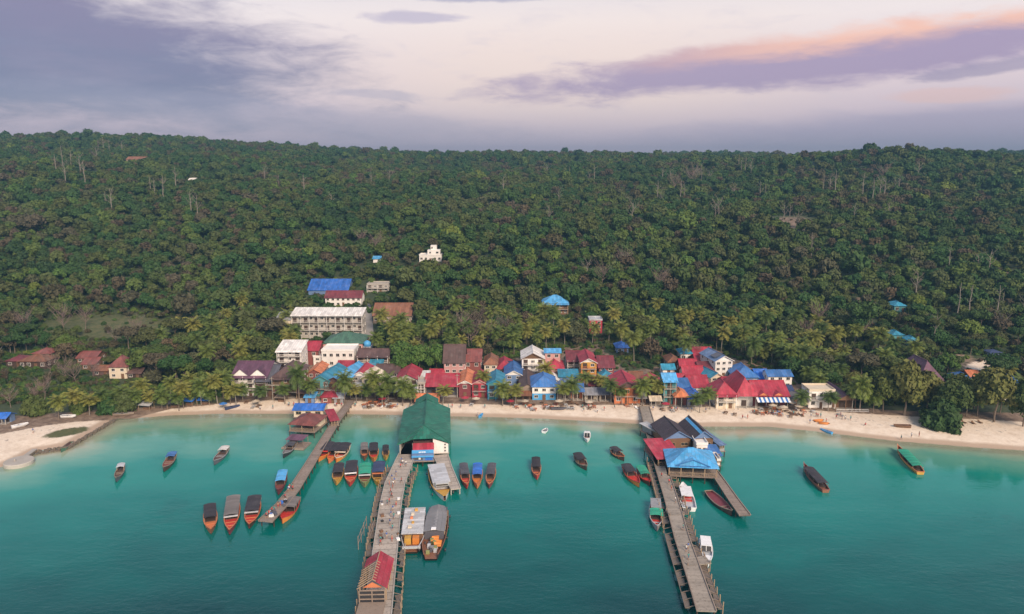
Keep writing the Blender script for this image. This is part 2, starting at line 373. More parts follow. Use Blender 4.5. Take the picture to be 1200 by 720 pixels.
# ------------------------------------------------------------------ sky, sun, air
w = bpy.data.worlds.new('World'); scn.world = w; w.use_nodes = True
t = NT(w.node_tree)
SUN_EL, SUN_AZ = R(33), R(155)      # azimuth from +Y clockwise: behind the camera, to the right
dirv = t.n('ShaderNodeTexCoord').outputs['Generated']
sx = t.n('ShaderNodeSeparateXYZ'); t.link(dirv, sx.inputs[0])
RAD = 180/math.pi
el = t.m('MULTIPLY', t.m('ARCSINE', sx.outputs[2]), RAD)
az = t.m('MULTIPLY', t.m('ARCTAN2', sx.outputs[0], sx.outputs[1]), RAD)
cv = t.n('ShaderNodeCombineXYZ'); t.link(t.m('MULTIPLY', az, .06), cv.inputs[0]); t.link(t.m('MULTIPLY', el, .22), cv.inputs[1])
nA = t.noise(cv.outputs[0], 1.3, 6, .6); nB = t.noise(cv.outputs[0], 3.4, 7, .62, dist=.4); nC = t.noise(cv.outputs[0], .55, 4, .5)
base = t.ramp(t.m('DIVIDE', el, 40), [(0, (.46,.38,.51)), (.04, (.57,.46,.58)), (.09, (.66,.52,.60)), (.16, (.80,.64,.66)), (.26, (.88,.77,.75)), (.38, (.66,.64,.70)), (.7, (.42,.47,.58)), (1, (.30,.37,.52))])
# warm glow low in the middle, cooler towards the edges
warm = t.m('MULTIPLY', t.sstep(t.m('ABSOLUTE', t.m('SUBTRACT', az, 4)), 26, 4), t.m('MULTIPLY', t.sstep(el, 1.5, 6), t.sstep(el, 14, 7)))
base = t.mix(t.m('MULTIPLY', warm, .6), base, (.92, .72, .60))
thin = t.m('MULTIPLY', t.sstep(nB, .5, .72), t.sstep(el, 2, 6))
base = t.mix(t.m('MULTIPLY', thin, .22), base, (.56, .50, .60))
nD = t.noise(cv.outputs[0], 11, 6, .65, dist=.6)
dn = t.m('ADD', t.m('ADD', t.m('MULTIPLY', t.m('SUBTRACT', nA, .5), 1.5), t.m('MULTIPLY', t.m('SUBTRACT', nB, .5), 1.5)), t.m('MULTIPLY', t.m('SUBTRACT', nD, .5), .3))
def ell(a0, e0, ra, re, tilt):
    ta = t.m('SUBTRACT', az, a0); te = t.m('SUBTRACT', t.m('SUBTRACT', el, e0), t.m('MULTIPLY', ta, tilt))
    q = t.m('ADD', t.m('POWER', t.m('ABSOLUTE', t.m('DIVIDE', ta, ra)), 2), t.m('POWER', t.m('ABSOLUTE', t.m('DIVIDE', te, re)), 2))
    return t.m('SQRT', q), te
# dark bank at the left
qa, ta_ = ell(-42, 8.2, 31, 5.4, -.07)
ma = t.sstep(t.m('SUBTRACT', qa, t.m('MULTIPLY', dn, .42)), 1.16, .60)
ca = t.mix(t.sstep(t.m('ADD', ta_, t.m('MULTIPLY', dn, 3)), -5, 4), (.125,.155,.285), (.20,.165,.29))
ca = t.mix(t.m('MULTIPLY', t.sstep(nA, .48, .72), .22), ca, (.36,.31,.44))
c1 = t.mix(t.m('MULTIPLY', ma, .94), base, ca)
# low lavender layer reaching from the left to beyond the middle, and at the right
qt, _ = ell(-18, 3.6, 24, 1.5, -.06); mt_ = t.sstep(t.m('SUBTRACT', qt, t.m('MULTIPLY', dn, .5)), 1.1, .4)
c1 = t.mix(t.m('MULTIPLY', mt_, .5), c1, (.37, .335, .46))
qt, _ = ell(36, 2.6, 30, 1.7, .02); mt_ = t.sstep(t.m('SUBTRACT', qt, t.m('MULTIPLY', dn, .35)), 1.1, .4)
c1 = t.mix(t.m('MULTIPLY', mt_, .75), c1, (.40, .34, .48))
# mauve streak at the right, its upper edge lit pink and orange
qb, tb = ell(23, 7.4, 27, 2.0, .07)
mb_ = t.sstep(t.m('SUBTRACT', qb, t.m('MULTIPLY', dn, .62)), 1.12, .55)
lit = t.m('MULTIPLY', t.sstep(t.m('ADD', tb, t.m('MULTIPLY', dn, 1.1)), -.1, 1.3), t.sstep(az, 2, 25))
cb_ = t.mix(lit, (.36,.26,.42), (.95,.52,.38))
c1 = t.mix(t.m('MULTIPLY', mb_, .9), c1, cb_)
for a0, e0, ra, re, tl, cc, kk in ((-7, 10.7, 5, .5, .0, (.52,.45,.56), .8), (-3, 12.2, 8, .5, .0, (.42,.38,.5), .8), (30.5, 4.6, 5, .55, 0, (.78,.52,.5), .7), (33, 6.2, 6, .5, .1, (.38,.30,.43), .8), (-10.5, 5.3, 5, .45, -.03, (.5,.43,.52), .6)):
    q, _ = ell(a0, e0, ra, re, tl); mk = t.sstep(t.m('SUBTRACT', q, t.m('MULTIPLY', dn, .9)), 1.1, .5)
    c1 = t.mix(t.m('MULTIPLY', mk, kk), c1, cc)
c1 = t.mix(t.m('MULTIPLY', t.sstep(el, 14, 40), t.m('MULTIPLY', t.sstep(nC, .45, .65), .5)), c1, (.5,.47,.56))
c1 = t.mix(t.sstep(el, -1, -6), c1, (.10, .17, .18))
sky = t.n('ShaderNodeTexSky', sky_type='NISHITA', sun_disc=False, sun_elevation=SUN_EL, sun_rotation=SUN_AZ)
b1 = t.n('ShaderNodeBackground', ins={'Strength': .012}); t.link(sky.outputs[0], b1.inputs[0])
b2 = t.n('ShaderNodeBackground', ins={'Strength': 1.0}); t.link(c1, b2.inputs[0])
ad = t.n('ShaderNodeAddShader'); t.link(b1.outputs[0], ad.inputs[0]); t.link(b2.outputs[0], ad.inputs[1])
o = t.n('ShaderNodeOutputWorld'); t.link(ad.outputs[0], o.inputs[0])
L = bpy.data.lights.new('sun', 'SUN'); L.energy = 5.0; L.angle = R(24); L.color = (1, .80, .62)
lo = bpy.data.objects.new('sun', L); col.objects.link(lo)
sdv = Vector((math.sin(SUN_AZ)*math.cos(SUN_EL), math.cos(SUN_AZ)*math.cos(SUN_EL), math.sin(SUN_EL)))
lo.rotation_euler = sdv.to_track_quat('Z', 'Y').to_euler(); lo.location = (120, -200, 150)
m, t = new_mat('haze')
pv = t.n('ShaderNodeVolumePrincipled', ins={'Color': (.155,.335,.50,1), 'Density': .00031, 'Anisotropy': .1})
o = t.n('ShaderNodeOutputMaterial'); t.link(pv.outputs[0], o.inputs['Volume'])
tag(MB().box(-4200, 4200, -2600, 3500, -9, 175).build('haze', m), 'thin bluish evening haze in the air', 'haze', kind='stuff')
scn.view_settings.view_transform = 'Standard'; scn.view_settings.look = 'None'
scn.view_settings.exposure = 0.13; scn.view_settings.gamma = 1
scn.cycles.max_bounces = 6; scn.cycles.diffuse_bounces = 3; scn.cycles.transparent_max_bounces = 8
scn.cycles.use_denoising = True
# ------------------------------------------------------------------ houses
BOXES = []     # seen extents of what is built, kept free of trees in front: (x0,x1,ytop,ybase,dist, centre, radius)
WCACHE = {}
def window(parent, x, y, z, w, h, rz=0, frame='white', kind='window'):
    key = (round(w, 1), round(h, 1), frame)
    if key not in WCACHE:
        f = MB(); t = .09
        f.box(-w/2-t, w/2+t, -.07, .03, -t, 0); f.box(-w/2-t, w/2+t, -.07, .03, h, h+t)
        f.box(-w/2-t, -w/2, -.07, .03, 0, h); f.box(w/2, w/2+t, -.07, .03, 0, h); f.box(-.03, .03, -.05, .03, 0, h)
        f.box(-w/2-t-.06, w/2+t+.06, -.16, -.07, -t-.03, -.02)
        g = MB().box(-w/2, -.032, -.03, .02, .005, h-.005).box(.032, w/2, -.03, .02, .005, h-.005)
        WCACHE[key] = (f.mesh('window', WM(frame)), g.mesh('pane', glassm()))
    a, b = WCACHE[key]
    o = link(kind, a, parent, (x, y, z), rz); link('pane', b, o)
    return o
DCACHE = {}
def door(parent, x, y, z, w=1.0, h=2.1, rz=0, c='wood'):
    key = (w, h, c)
    if key not in DCACHE:
        d = MB().box(-w/2, w/2, -.06, .02, 0, h); d.box(-w/2-.08, -w/2, -.1, .02, 0, h+.08); d.box(w/2, w/2+.08, -.1, .02, 0, h+.08)
        k = MB().box(w/2-.18, w/2-.1, -.13, -.06, 1.0, 1.12)
        DCACHE[key] = (d.mesh('door', PM(c)), k.mesh('handle', PM('steel')))
    o = link('door', DCACHE[key][0], parent, (x, y, z), rz); link('handle', DCACHE[key][1], o)
def railing(W, y0, z, n=None, side=0, depth=1.2):
    r = MB(); n = n or max(3, int(W/.45))
    r.box(-W/2, W/2, y0-.04, y0+.04, z+.92, z+1.0); r.box(-W/2, W/2, y0-.03, y0+.03, z+.12, z+.18)
    for i in range(n+1):
        x = -W/2 + W*i/n; r.box(x-.03, x+.03, y0-.03, y0+.03, z, z+.93)
    return r
def roof_parts(root, kind, W, D, h, c, rise, oh=.55, gable=None, wallc='white', z0=0, x0=0, y0=0):
    """the roof sheets over a box W x D whose front wall stands at y=0; returns the object"""
    e = .12; r = MB(); x1, x2 = x0-W/2-oh, x0+W/2+oh; ya, yb = y0-oh, y0+D+oh; zt = z0+h+e
    gab = None
    if kind == 'gy':
        s = rise/(W/2); ze = zt - s*oh; zr = zt+rise
        sl = math.hypot(W/2+oh, zr-ze)
        r.slab([(x1,ya,ze),(x0,ya,zr),(x0,yb,zr),(x1,yb,ze)], .1, [(0,0),(0,sl),(yb-ya,sl),(yb-ya,0)])
        r.slab([(x0,ya,zr),(x2,ya,ze),(x2,yb,ze),(x0,yb,zr)], .1, [(0,sl),(0,0),(yb-ya,0),(yb-ya,sl)])
        gab = [[(x0-W/2,y,z0+h),(x0+W/2,y,z0+h),(x0,y,z0+h+rise)] for y in (y0+.02, y0+D-.14)]
        cap = ((x0,ya,zr+.02),(x0,yb,zr+.02))
    elif kind == 'gx':
        s = rise/(D/2); ze = zt - s*oh; zr = zt+rise; ym = y0+D/2; sl = math.hypot(D/2+oh, zr-ze)
        r.slab([(x1,ya,ze),(x2,ya,ze),(x2,ym,zr),(x1,ym,zr)], .1, [(0,0),(x2-x1,0),(x2-x1,sl),(0,sl)])
        r.slab([(x2,yb,ze),(x1,yb,ze),(x1,ym,zr),(x2,ym,zr)], .1, [(0,0),(x2-x1,0),(x2-x1,sl),(0,sl)])
        gab = [[(x,y0,z0+h),(x,y0+D,z0+h),(x,ym,z0+h+rise)] for x in (x0-W/2+.02, x0+W/2-.14)]
        cap = ((x1,ym,zr+.02),(x2,ym,zr+.02))
    elif kind == 'hip':
        k = min(W, D)/2*.92; ze = zt; zr = zt+rise; ym = y0+D/2
        if W >= D: a, b = (x0-(W/2-k), ym, zr), (x0+(W/2-k), ym, zr)
        else: a, b = (x0, y0+k, zr), (x0, y0+D-k, zr)
        c4 = [(x1,ya,ze),(x2,ya,ze),(x2,yb,ze),(x1,yb,ze)]
        if W >= D:
            r.slab([c4[0],c4[1],b,a],.1); r.slab([c4[2],c4[3],a,b],.1); r.slab([c4[1],c4[2],b],.1); r.slab([c4[3],c4[0],a],.1)
        else:
            r.slab([c4[0],c4[1],a],.1); r.slab([c4[2],c4[3],b],.1); r.slab([c4[1],c4[2],b,a],.1); r.slab([c4[3],c4[0],a,b],.1)
        cap = (a, b)
    elif kind == 'shed':
        zr = zt+rise; r.slab([(x1,ya,zt-rise*oh/D),(x2,ya,zt-rise*oh/D),(x2,yb,zr),(x1,yb,zr)], .1)
        cap = None
        gab = [[(x,y0,z0+h),(x,y0+D,z0+h),(x,y0+D,z0+h+rise)] for x in (x0-W/2+.02, x0+W/2-.14)]
        rr = [(x0-W/2,y0+D-.14,z0+h),(x0+W/2,y0+D-.14,z0+h),(x0+W/2,y0+D-.14,z0+h+rise),(x0-W/2,y0+D-.14,z0+h+rise)]
    else:
        r.box(x0-W/2-.15, x0+W/2+.15, y0-.15, y0+D+.15, z0+h+.002, z0+h+.2)
        for a in ((x0-W/2-.15,x0+W/2+.15,y0-.15,y0+.03),(x0-W/2-.15,x0+W/2+.15,y0+D-.03,y0+D+.15),(x0-W/2-.15,x0-W/2+.03,y0+.03,y0+D-.03),(x0+W/2-.03,x0+W/2+.15,y0+.03,y0+D-.03)):
            r.box(*a, z0+h+.2, z0+h+.75)
        o = r.build('roof', WM(c) if c in ('white','cream','concrete') else RM(c), root)
        return o
    o = r.build('roof', RM(c), root)
    if cap:
        MB().bar(cap[0], cap[1], .3).build('ridge_cap', RM(c), o)
        for q in () if kind != 'hip' else zip((cap[0],cap[0],cap[1],cap[1]), (c4[0],c4[3],c4[1],c4[2])):
            pass
    if gab:
        for a in gab:
            g = MB(); th = Vector((0,.12,0)) if kind == 'gy' else Vector((.12,0,0))
            p = [Vector(q) for q in a]; p2 = [q+th for q in p]
            g.face(p); g.face(list(reversed(p2)))
            for i in range(3): g.face([p[i], p[(i+1)%3], p2[(i+1)%3], p2[i]])
            g.build('gable', WM(gable or wallc), root)
        if kind == 'shed':
            g = MB(); g.face(rr); g.build('rear_wall', WM(wallc), root)
        if kind == 'gy' and gable:
            s = rise/(W/2); b = MB()
            b.bar((x1, ya+.03, zt-s*oh-.12), (x0, ya+.03, zt+rise-.12), .22); b.bar((x0, ya+.03, zt+rise-.12), (x2, ya+.03, zt-s*oh-.12), .22)
            b.build('barge_board', PM(gable), root)
    return o
def house(name, label, x0, x1, yb, ye, yt, roof='gx', rc='crimson', wc='cream', st=1, opn=False, bal=False, gable=None,
          rot=0.0, dep=None, cat='house', group=None, wf='white', lower=None, hide=2, solar=False, win=True, base=None, balc='white'):
    cx = (x0+x1)/2; p = base or G(cx, yb)
    s = F / depth_of(p.x, p.y, p.z); k = math.atan2(H-p.z, p.y); W = (x1-x0)/s; h = max(2.3, (yb-ye)/s/math.cos(k)); m = max(.5, (ye-yt)/s)
    oh = .5; W = max(2.2, W-.45); sk, ck = math.sin(k), math.cos(k)
    if roof == 'gy': rise = .26*W; D = dep or (m - .9*rise)/sk; D = min(max(D, 5), 24)
    elif roof in ('gx', 'hip'): hf = m/(.42*ck+sk); D = dep or min(max(2*hf, 4.5), 18); rise = max(.8, (m - D/2*sk)/ck)
    elif roof == 'shed': D = dep or min(max(m/(.22*ck+sk), 3.5), 16); rise = .22*D
    else: D = dep or min(max(m/sk, 4), 14); rise = 0
    root = empty(name, (p.x, p.y, p.z), rot, label, cat, group)
    st = max(1, st); fh = h/st; wm = WM(wc); b = MB()
    F0 = 2.6 if opn else 0
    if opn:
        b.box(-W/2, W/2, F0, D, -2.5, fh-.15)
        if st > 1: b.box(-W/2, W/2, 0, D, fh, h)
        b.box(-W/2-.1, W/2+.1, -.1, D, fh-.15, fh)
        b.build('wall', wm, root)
        n = max(2, int(W/3.2)); 
        for i in range(n+1):
            MB().box(-.1, .1, -.1, .1, -2, fh-.15).build('post', PM('wood' if wc in ('wood','darkwood','brown') else 'concrete'), root, loc=(-W/2+.15+(W-.3)*i/n, .12, 0))
        MB().box(-W/2, W/2, .2, F0-.003, -.3, .12).build('floor', WM('concrete'), root)
        nd = max(1, int(W/4))
        for i in range(nd):
            xx = -W/2+W*(i+.5)/nd; door(root, xx, F0-.021, .12, min(1.8, W/nd*.5), min(2.1, fh-.6), c='darkwood')
    elif lower:
        b.box(-W/2, W/2, 0, D, fh, h); b.build('wall', wm, root)
        MB().box(-W/2+.02, W/2-.02, .02, D-.02, -2.5, fh-.002).build('lower_wall', WM(lower), root)
    else:
        b.box(-W/2, W/2, 0, D, -2.5, h); b.build('wall', wm, root)
    if win:
        nw = max(1, int(W/2.4)); ww = min(1.3, W/nw*.5); wh = min(1.25, fh*.42)
        for f in range(st):
            z = f*fh + fh*.36
            if f == 0 and opn: continue
            for i in range(nw):
                xx = -W/2 + W*(i+.5)/nw
                if f == 0 and i == nw//2: door(root, xx, -.021, .02, 1.0, min(2.05, fh-.3), c='wood' if wc != 'wood' else 'darkwood')
                elif bal and f > 0 and i % 2 == 0: door(root, xx, -.021, f*fh+.1, min(1.5, ww*1.3), min(2.05, fh-.4), c='darkwood')
                else: window(root, xx, -.031, z, ww, wh, 0, wf)
            sd = 1 if p.x < 0 else -1      # the flank the camera sees
            ns = max(1, int(D/3.4))
            for i in range(ns): window(root, sd*(W/2+.031), D*(i+.5)/ns, z, 1.0, min(1.1, wh), R(90)*sd, wf)
    if bal:
        for f in range(1, st):
            MB().box(-W/2, W/2, -1.3, -.001, f*fh-.14, f*fh+.02).build('balcony_floor', WM('concrete'), root)
            railing(W, -1.24, f*fh+.02).build('railing', PM(balc), root)
        for i in range(max(2, int(W/4))+1):
            n = max(2, int(W/4)); MB().box(-.09, .09, -.09, .09, -1.5, h).build('post', PM(balc), root, loc=(-W/2+.1+(W-.2)*i/n, -1.2, 0))
        oh2 = 1.3
    rf = roof_parts(root, roof, W, D, h, rc, rise, .55, gable, wc)
    if bal and roof != 'gy' and roof != 'flat':
        MB().slab([(-W/2-.5,-1.75,h-.45),(W/2+.5,-1.75,h-.45),(W/2+.5,-.3,h+.0),(-W/2-.5,-.3,h+.0)], .08).build('porch_roof', RM(rc), root)
    if solar:
        MB().slab([(-W/2+.3, 1.5, h+.35+rise*.35),(-.3,1.5,h+.35+rise*.9),(-.3,5.5,h+.35+rise*.9),(-W/2+.3,5.5,h+.35+rise*.35)], .06).build('solar_panel', PM('slate'), rf)
    BOXES.append((x0, x1, min(yt, ye), yb-hide, p.y, p.x, p.y+D/2, W/2, D/2))
    root['w'] = 0; del root['w']
    return root, W, D, h, fh
hs = house
# left hillside
hs('cottage', 'small red tiled cottage, highest of the cluster at the far left of the forest', 38,60,421,415,408,'hip','redbrown','wood')
hs('cottage', 'long brown roofed cottage right below the highest red cottage on the left', 22,55,432,424,416,'hip','rust','darkwood')
hs('cottage', 'dark maroon cottage half hidden in trees, farthest left of all houses', 7,27,430,424,417,'hip','maroon','darkwood')
hs('cottage', 'red cottage with two roof steps, above another red one, left of the white cottage', 90,113,426,420,412,'gx','redbrown','wood')
hs('cottage', 'lower red cottage directly in front of the stepped red one at the left', 96,113,434,427,419,'gx','redbrown','wood')
hs('cottage', 'flat brown roofed shed between the red cottages and the white walled one', 108,130,441,435,429,'gx','rust','brown')
hs('cottage', 'white walled cottage with a steep red pyramid roof among trees at the left', 128,150,444,431,417,'hip','redbrown','cream',2,dep=8)
hs('cottage', 'dark wooden cottage just right of the white one with the red pyramid roof', 149,166,444,438,432,'gx','brown','darkwood')
# left end of the waterfront
def twin(name, label, x0, x1, yb, ye, yt, **k):
    r, W, D, h, fh = hs(name, label, x0, x1, yb, ye, yt, 'gx', **k)
    for sx in (-.25, .25):     # two small front gables crossing the main roof
        w = W*.47; rr = w*.42
        q = MB(); x = sx*W
        q.slab([(x-w/2,-.6,h+.2),(x,-.6,h+.2+rr),(x,D*.62,h+.2+rr),(x-w/2,D*.2,h+.2)], .1); q.slab([(x,-.6,h+.2+rr),(x+w/2,-.6,h+.2),(x+w/2,D*.2,h+.2),(x,D*.62,h+.2+rr)], .1)
        dm = q.build('dormer', RM(k.get('rc', 'crimson')), r)
        g = MB(); g.face([(x-w/2+.1,-.2,h+.1),(x+w/2-.1,-.2,h+.1),(x,-.2,h+.1+rr)]); g.face([(x+w/2-.1,-.1,h+.1),(x-w/2+.1,-.1,h+.1),(x,-.1,h+.1+rr)]); g.build('dormer_front', WM('white'), dm)
    return r
twin('guesthouse', 'white three storey guesthouse with purple roof and two white gables, leftmost on the waterfront', 273,315,464,441,423, rc='purple', wc='white', st=3, bal=True)
hs('guesthouse', 'grey purple roofed wing between the white gabled guesthouse and the dark timber one', 301,323,465,445,427,'gx','slate','brown',2,bal=True,balc='wood')
hs('guesthouse', 'large dark timber guesthouse with brown hipped roof and two rows of wooden balconies', 320,350,467,443,425,'hip','brown','wood',3,bal=True,balc='timber',opn=True,hide=4)
hs('apartment_building', 'narrow white four storey building with white flat top left of the crimson roof', 326,355,438,411,403,'shed','white','white',4,bal=True,dep=9)
hs('house', 'tall house with plain crimson roof right behind the narrow white four storey building', 353,374,428,411,400,'gx','crimson','redbrown',2)
hs('hotel', 'pink red walled hotel under a wide green hipped roof', 379,426,421,403,389,'hip','hipgreen','pink',2,dep=15,wf='cream')
hs('apartment_building', 'white flat roofed building with small dark windows in front of the green roofed hotel', 377,416,431,412,408,'flat','white','white',2,dep=10)
hs('hotel', 'brown roofed hotel with white balconies beside the blue water tower', 419,456,432,417,409,'gx','brown','timber',2,bal=True)
hs('house', 'terracotta roofed house squeezed between the brown guesthouse and the teal roof', 361,377,452,437,423,'gy','orange','redbrown',2)
hs('restaurant', 'long teal roofed beach restaurant with blue gable beside the bright blue roof', 366,388,465,446,425,'gy','teal','tealwall',2,bal=True,gable='tealwall',rot=R(-9),dep=17,balc='wood')
hs('restaurant', 'bright blue roofed restaurant with a brown timber gable at the root of the left pier', 381,404,466,448,424,'gy','sky','wood',2,bal=True,gable='brown',rot=R(-12),dep=22,balc='wood')
hs('house', 'red roofed house with small white awning right of the bright blue roof', 412,433,456,441,425,'gy','crimson','grey',2,gable='white',dep=13)
hs('house', 'cream barrel fronted house with pale gable between two red roofs', 424,446,462,443,430,'gy','cream','cream',2,gable='cream',dep=9,opn=True)
hs('house', 'weathered brown and grey house behind palms, left of the red gabled roof', 440,468,449,437,427,'gx','brown','grey',2)
hs('house', 'wide red gabled house with white posts left of the long crimson restaurant', 464,490,460,445,429,'gy','crimson','concrete',2,bal=True,dep=14)
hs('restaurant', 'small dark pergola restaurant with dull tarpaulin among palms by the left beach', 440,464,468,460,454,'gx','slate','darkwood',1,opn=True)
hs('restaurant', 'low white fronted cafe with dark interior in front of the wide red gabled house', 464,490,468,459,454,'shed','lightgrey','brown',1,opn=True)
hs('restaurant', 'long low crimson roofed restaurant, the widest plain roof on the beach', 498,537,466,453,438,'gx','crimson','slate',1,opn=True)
hs('guesthouse', 'pinkish white three storey guesthouse with stepped brown roof above the long crimson roof', 520,545,446,425,404,'gx','brown','pink',3,dep=11,wf='white',hide=6)
hs('house', 'dark red brown roofed house just right of the pinkish three storey guesthouse', 543,564,440,424,409,'gx','redbrown','redbrown',2)
hs('restaurant', 'narrow orange red roofed restaurant with white pediment and plum walls', 537,553,466,450,433,'gy','orange','maroon',2,gable='white',dep=16)
hs('restaurant', 'magenta red fronted restaurant right of the white pediment', 553,571,466,450,435,'gy','crimson','crimson',2,bal=True,gable='pink',dep=14,balc='crimson')
hs('house', 'small cream house with rusty brown hipped roof in the middle of the village', 567,583,440,428,416,'hip','rust','cream',2)
hs('house', 'red hipped house left of the tall white gable', 581,600,440,433,420,'hip','crimson','redbrown',2)
hs('restaurant', 'turquoise blue two level bar with blue shutters by the beach', 571,591,468,450,436,'gy','teal','tealwall',2,bal=True,gable='teal',dep=13,balc='sky')
hs('house', 'blue roofed house in front of the tall white gabled house', 591,613,452,440,424,'gy','blue','slateblue',2,gable='white',dep=14)
hs('house', 'brown roofed long house tucked left of the white and blue beach hotel', 609,628,467,455,434,'gy','brown','oldwood',1,dep=20)
hs('guesthouse', 'tall white guesthouse with big white gable, highest roof in the middle of the village', 611,638,442,421,406,'gy','white','white',3,bal=True,gable='wood',dep=13,balc='white')
hs('house', 'narrow grey pink house with flat light blue roof beside the tall white gable', 638,657,438,414,409,'shed','sky','pink',3)
hs('house', 'small crimson hipped house in front of the light blue flat roof', 639,661,444,433,421,'hip','crimson','pink',1)
hs('house', 'white roofed house right behind the blue and white beach hotel', 628,655,455,446,434,'gy','white','white',1,gable='white')
hs('hotel', 'beach hotel with blue hipped roof, white upper floor and blue shuttered ground floor', 623,652,469,454,438,'hip','blue','white',2,lower='sky',bal=False,dep=13)
hs('house', 'flat blue roofed shed right of the blue and white beach hotel', 655,678,452,442,433,'shed','teal','slateblue',1)
hs('house', 'brown roofed house with open concrete frame left of the orange tower', 664,680,437,422,411,'gx','maroon','concrete',2,bal=True)
hs('guesthouse', 'narrow orange walled tower house with three stacked crimson gables', 680,699,446,425,404,'gy','crimson','yellow',3,bal=True,gable='white',dep=15,balc='orange')
hs('house', 'tall dark crimson house leaning against the orange tower house', 701,720,446,431,417,'gx','maroon','redbrown',3)
hs('house', 'small teal roofed hut in front of the dark crimson house', 703,717,452,443,434,'hip','teal','tealwall',1)
hs('restaurant', 'beach bar with pale blue grey roof right of the blue and white hotel', 652,673,470,460,447,'gy','slateblue','oldwood',1,opn=True,dep=11)
hs('restaurant', 'small blue and orange beach bar between the pale blue roof and the palms', 669,684,470,459,450,'gx','blue','orange',1,opn=True)
hs('shop', 'grey flat roofed beach shop with pale front, left one of the pair before the palms', 685,701,471,463,455,'shed','grey','cream',1,opn=True)
hs('shop', 'charcoal roofed beach shop, right one of the pair before the palms', 702,717,471,463,455,'shed','slate','timber',1,opn=True)
hs('hotel', 'large red hip and gable roofed hotel with orange walls, left of the right pier root', 719,750,473,455,432,'gy','crimson','orange',2,bal=True,gable='brown',dep=15,balc='orange')
hs('house', 'crimson gabled house just left of the light blue narrow shop house', 756,776,463,449,437,'gy','crimson','oldwood',1)
hs('shop', 'narrow two level teal shop house with light blue roof behind the right pier root', 776,792,474,446,438,'gx','sky','tealwall',3,bal=True,balc='oldwood')
hs('house', 'navy blue roofed shed sloping down behind the little orange hut', 791,811,468,458,443,'shed','blue','slateblue',1)
hs('kiosk', 'little orange red roofed hut on the sand right of the pier root', 790,807,478,466,456,'hip','orange','redbrown',1,opn=True)
hs('kiosk', 'vivid blue hipped hut beside the little orange red hut', 806,823,478,468,456,'hip','royal','slateblue',1,opn=True)
# the lane of red roofs climbing to the right
hs('house', 'upper crimson gabled house of the sloping lane, farthest up on its left side', 797,817,440,431,421,'gx','crimson','redbrown',1,dep=8)
hs('house', 'middle crimson house of the sloping lane, below the upper crimson gable', 801,825,449,441,429,'gx','crimson','cream',1,dep=9)
hs('house', 'lowest crimson house of the sloping lane, behind the vivid blue hut', 807,831,462,454,440,'gx','crimson','white',1,dep=11)
hs('house', 'small white house with cyan hipped roof at the top of the lane', 797,812,423,415,408,'hip','teal','white',1)
hs('house', 'pair roofed crimson house at the very top of the lane, next to forest', 813,836,424,417,407,'gx','crimson','redbrown',1)
hs('house', 'second crimson house down on the right side of the lane', 816,839,434,426,415,'gx','crimson','redbrown',1)
hs('house', 'dull brown roofed house between the lane and the white house with solar panel', 820,838,444,436,424,'gx','maroon','brown',1)
hs('house', 'cream gabled little house with cyan roof in front of the white three storey one', 831,849,453,442,431,'gy','teal','cream',2,gable='cream',rot=R(18),dep=9)
hs('apartment_building', 'white three storey building with pale blue roof and dark solar panel', 836,859,443,423,413,'gy','slateblue','white',3,gable='white',dep=13,solar=True,rot=R(12))
hs('house', 'broad blue hipped house right of the white building with the solar panel', 861,889,452,443,427,'hip','blue','slateblue',1,dep=13)
hs('house', 'small vivid blue roofed shed between the broad blue hip and the white house', 887,902,451,444,433,'gx','royal','slateblue',1)
hs('house', 'white house with a long flat blue roof at the right edge of the village', 899,928,455,441,434,'gx','blue','white',2)
hs('house', 'small crimson roof peeping out behind the bright blue restaurant roof', 395,413,440,431,423,'gx','crimson','redbrown',1)
hs('house', 'little white house between the crimson roof and the terracotta one', 367,378,429,419,414,'flat','white','white',2)
hs('house', 'blue roofed shed behind the cream fronted house', 433,448,436,429,422,'gx','teal','slateblue',1)
hs('shop', 'grey tin awning shop right of the root of the left pier', 410,425,468,460,449,'shed','steel','slate',1,opn=True)
hs('restaurant', 'low brown roofed terrace right of the dark timber guesthouse', 349,364,470,461,453,'shed','brown','darkwood',1,opn=True)
hs('building_frame', 'narrow grey concrete frame left of the long crimson restaurant', 489,499,466,450,447,'flat','concrete','concrete',3,bal=True,cat='building',dep=6)
hs('shop', 'small timber shop between the orange walled hotel and the right pier', 745,757,475,467,461,'shed','grey','wood',1,opn=True)
hs('kiosk', 'cream food stall right beside the root of the right pier', 762,775,477,471,466,'gx','cream','oldwood',1,opn=True)
hs('hut', 'rusty thatched hut left of the top of the red lane', 782,797,433,425,416,'hip','rust','oldwood',1)
hs('shed', 'navy shed between the red hipped house and the tall white gable', 594,610,438,431,424,'gx','navy','slateblue',1)
hs('shed', 'slate roofed shed between the striped awning restaurant and the plain white house', 926,938,475,467,460,'gx','slate','grey',1)
hs('house', 'red roofed back house above the turquoise bar', 575,590,451,444,437,'gx','redbrown','redbrown',1)
hs('shop', 'dark fronted stall with grey roof between the magenta front and the turquoise bar', 590,602,470,463,457,'shed','oldwood','darkwood',1,opn=True)
hs('shop', 'timber stall with rusty roof below the brown long house', 604,622,471,464,458,'shed','rust','darkwood',1,opn=True)
hs('house', 'low dark red roof behind the two grey beach shops', 690,716,460,452,446,'gx','maroon','brown',1)
hs('house', 'crimson roofed house in the second row above the long crimson restaurant', 503,520,449,441,433,'gx','crimson','cream',1)
hs('house', 'pale grey roofed house in the second row left of the long crimson restaurant', 488,503,450,442,435,'gx','lightgrey','cream',1)
hs('house', 'small bright blue roof behind the orange tower house foot', 718,733,450,443,436,'hip','blue','white',1)
hs('house', 'rusty roofed house behind the crimson gabled house by the pier', 738,754,452,444,436,'gx','rust','oldwood',1)
hs('house', 'teal roofed house above the navy shed', 776,791,440,433,427,'gx','teal','white',1)
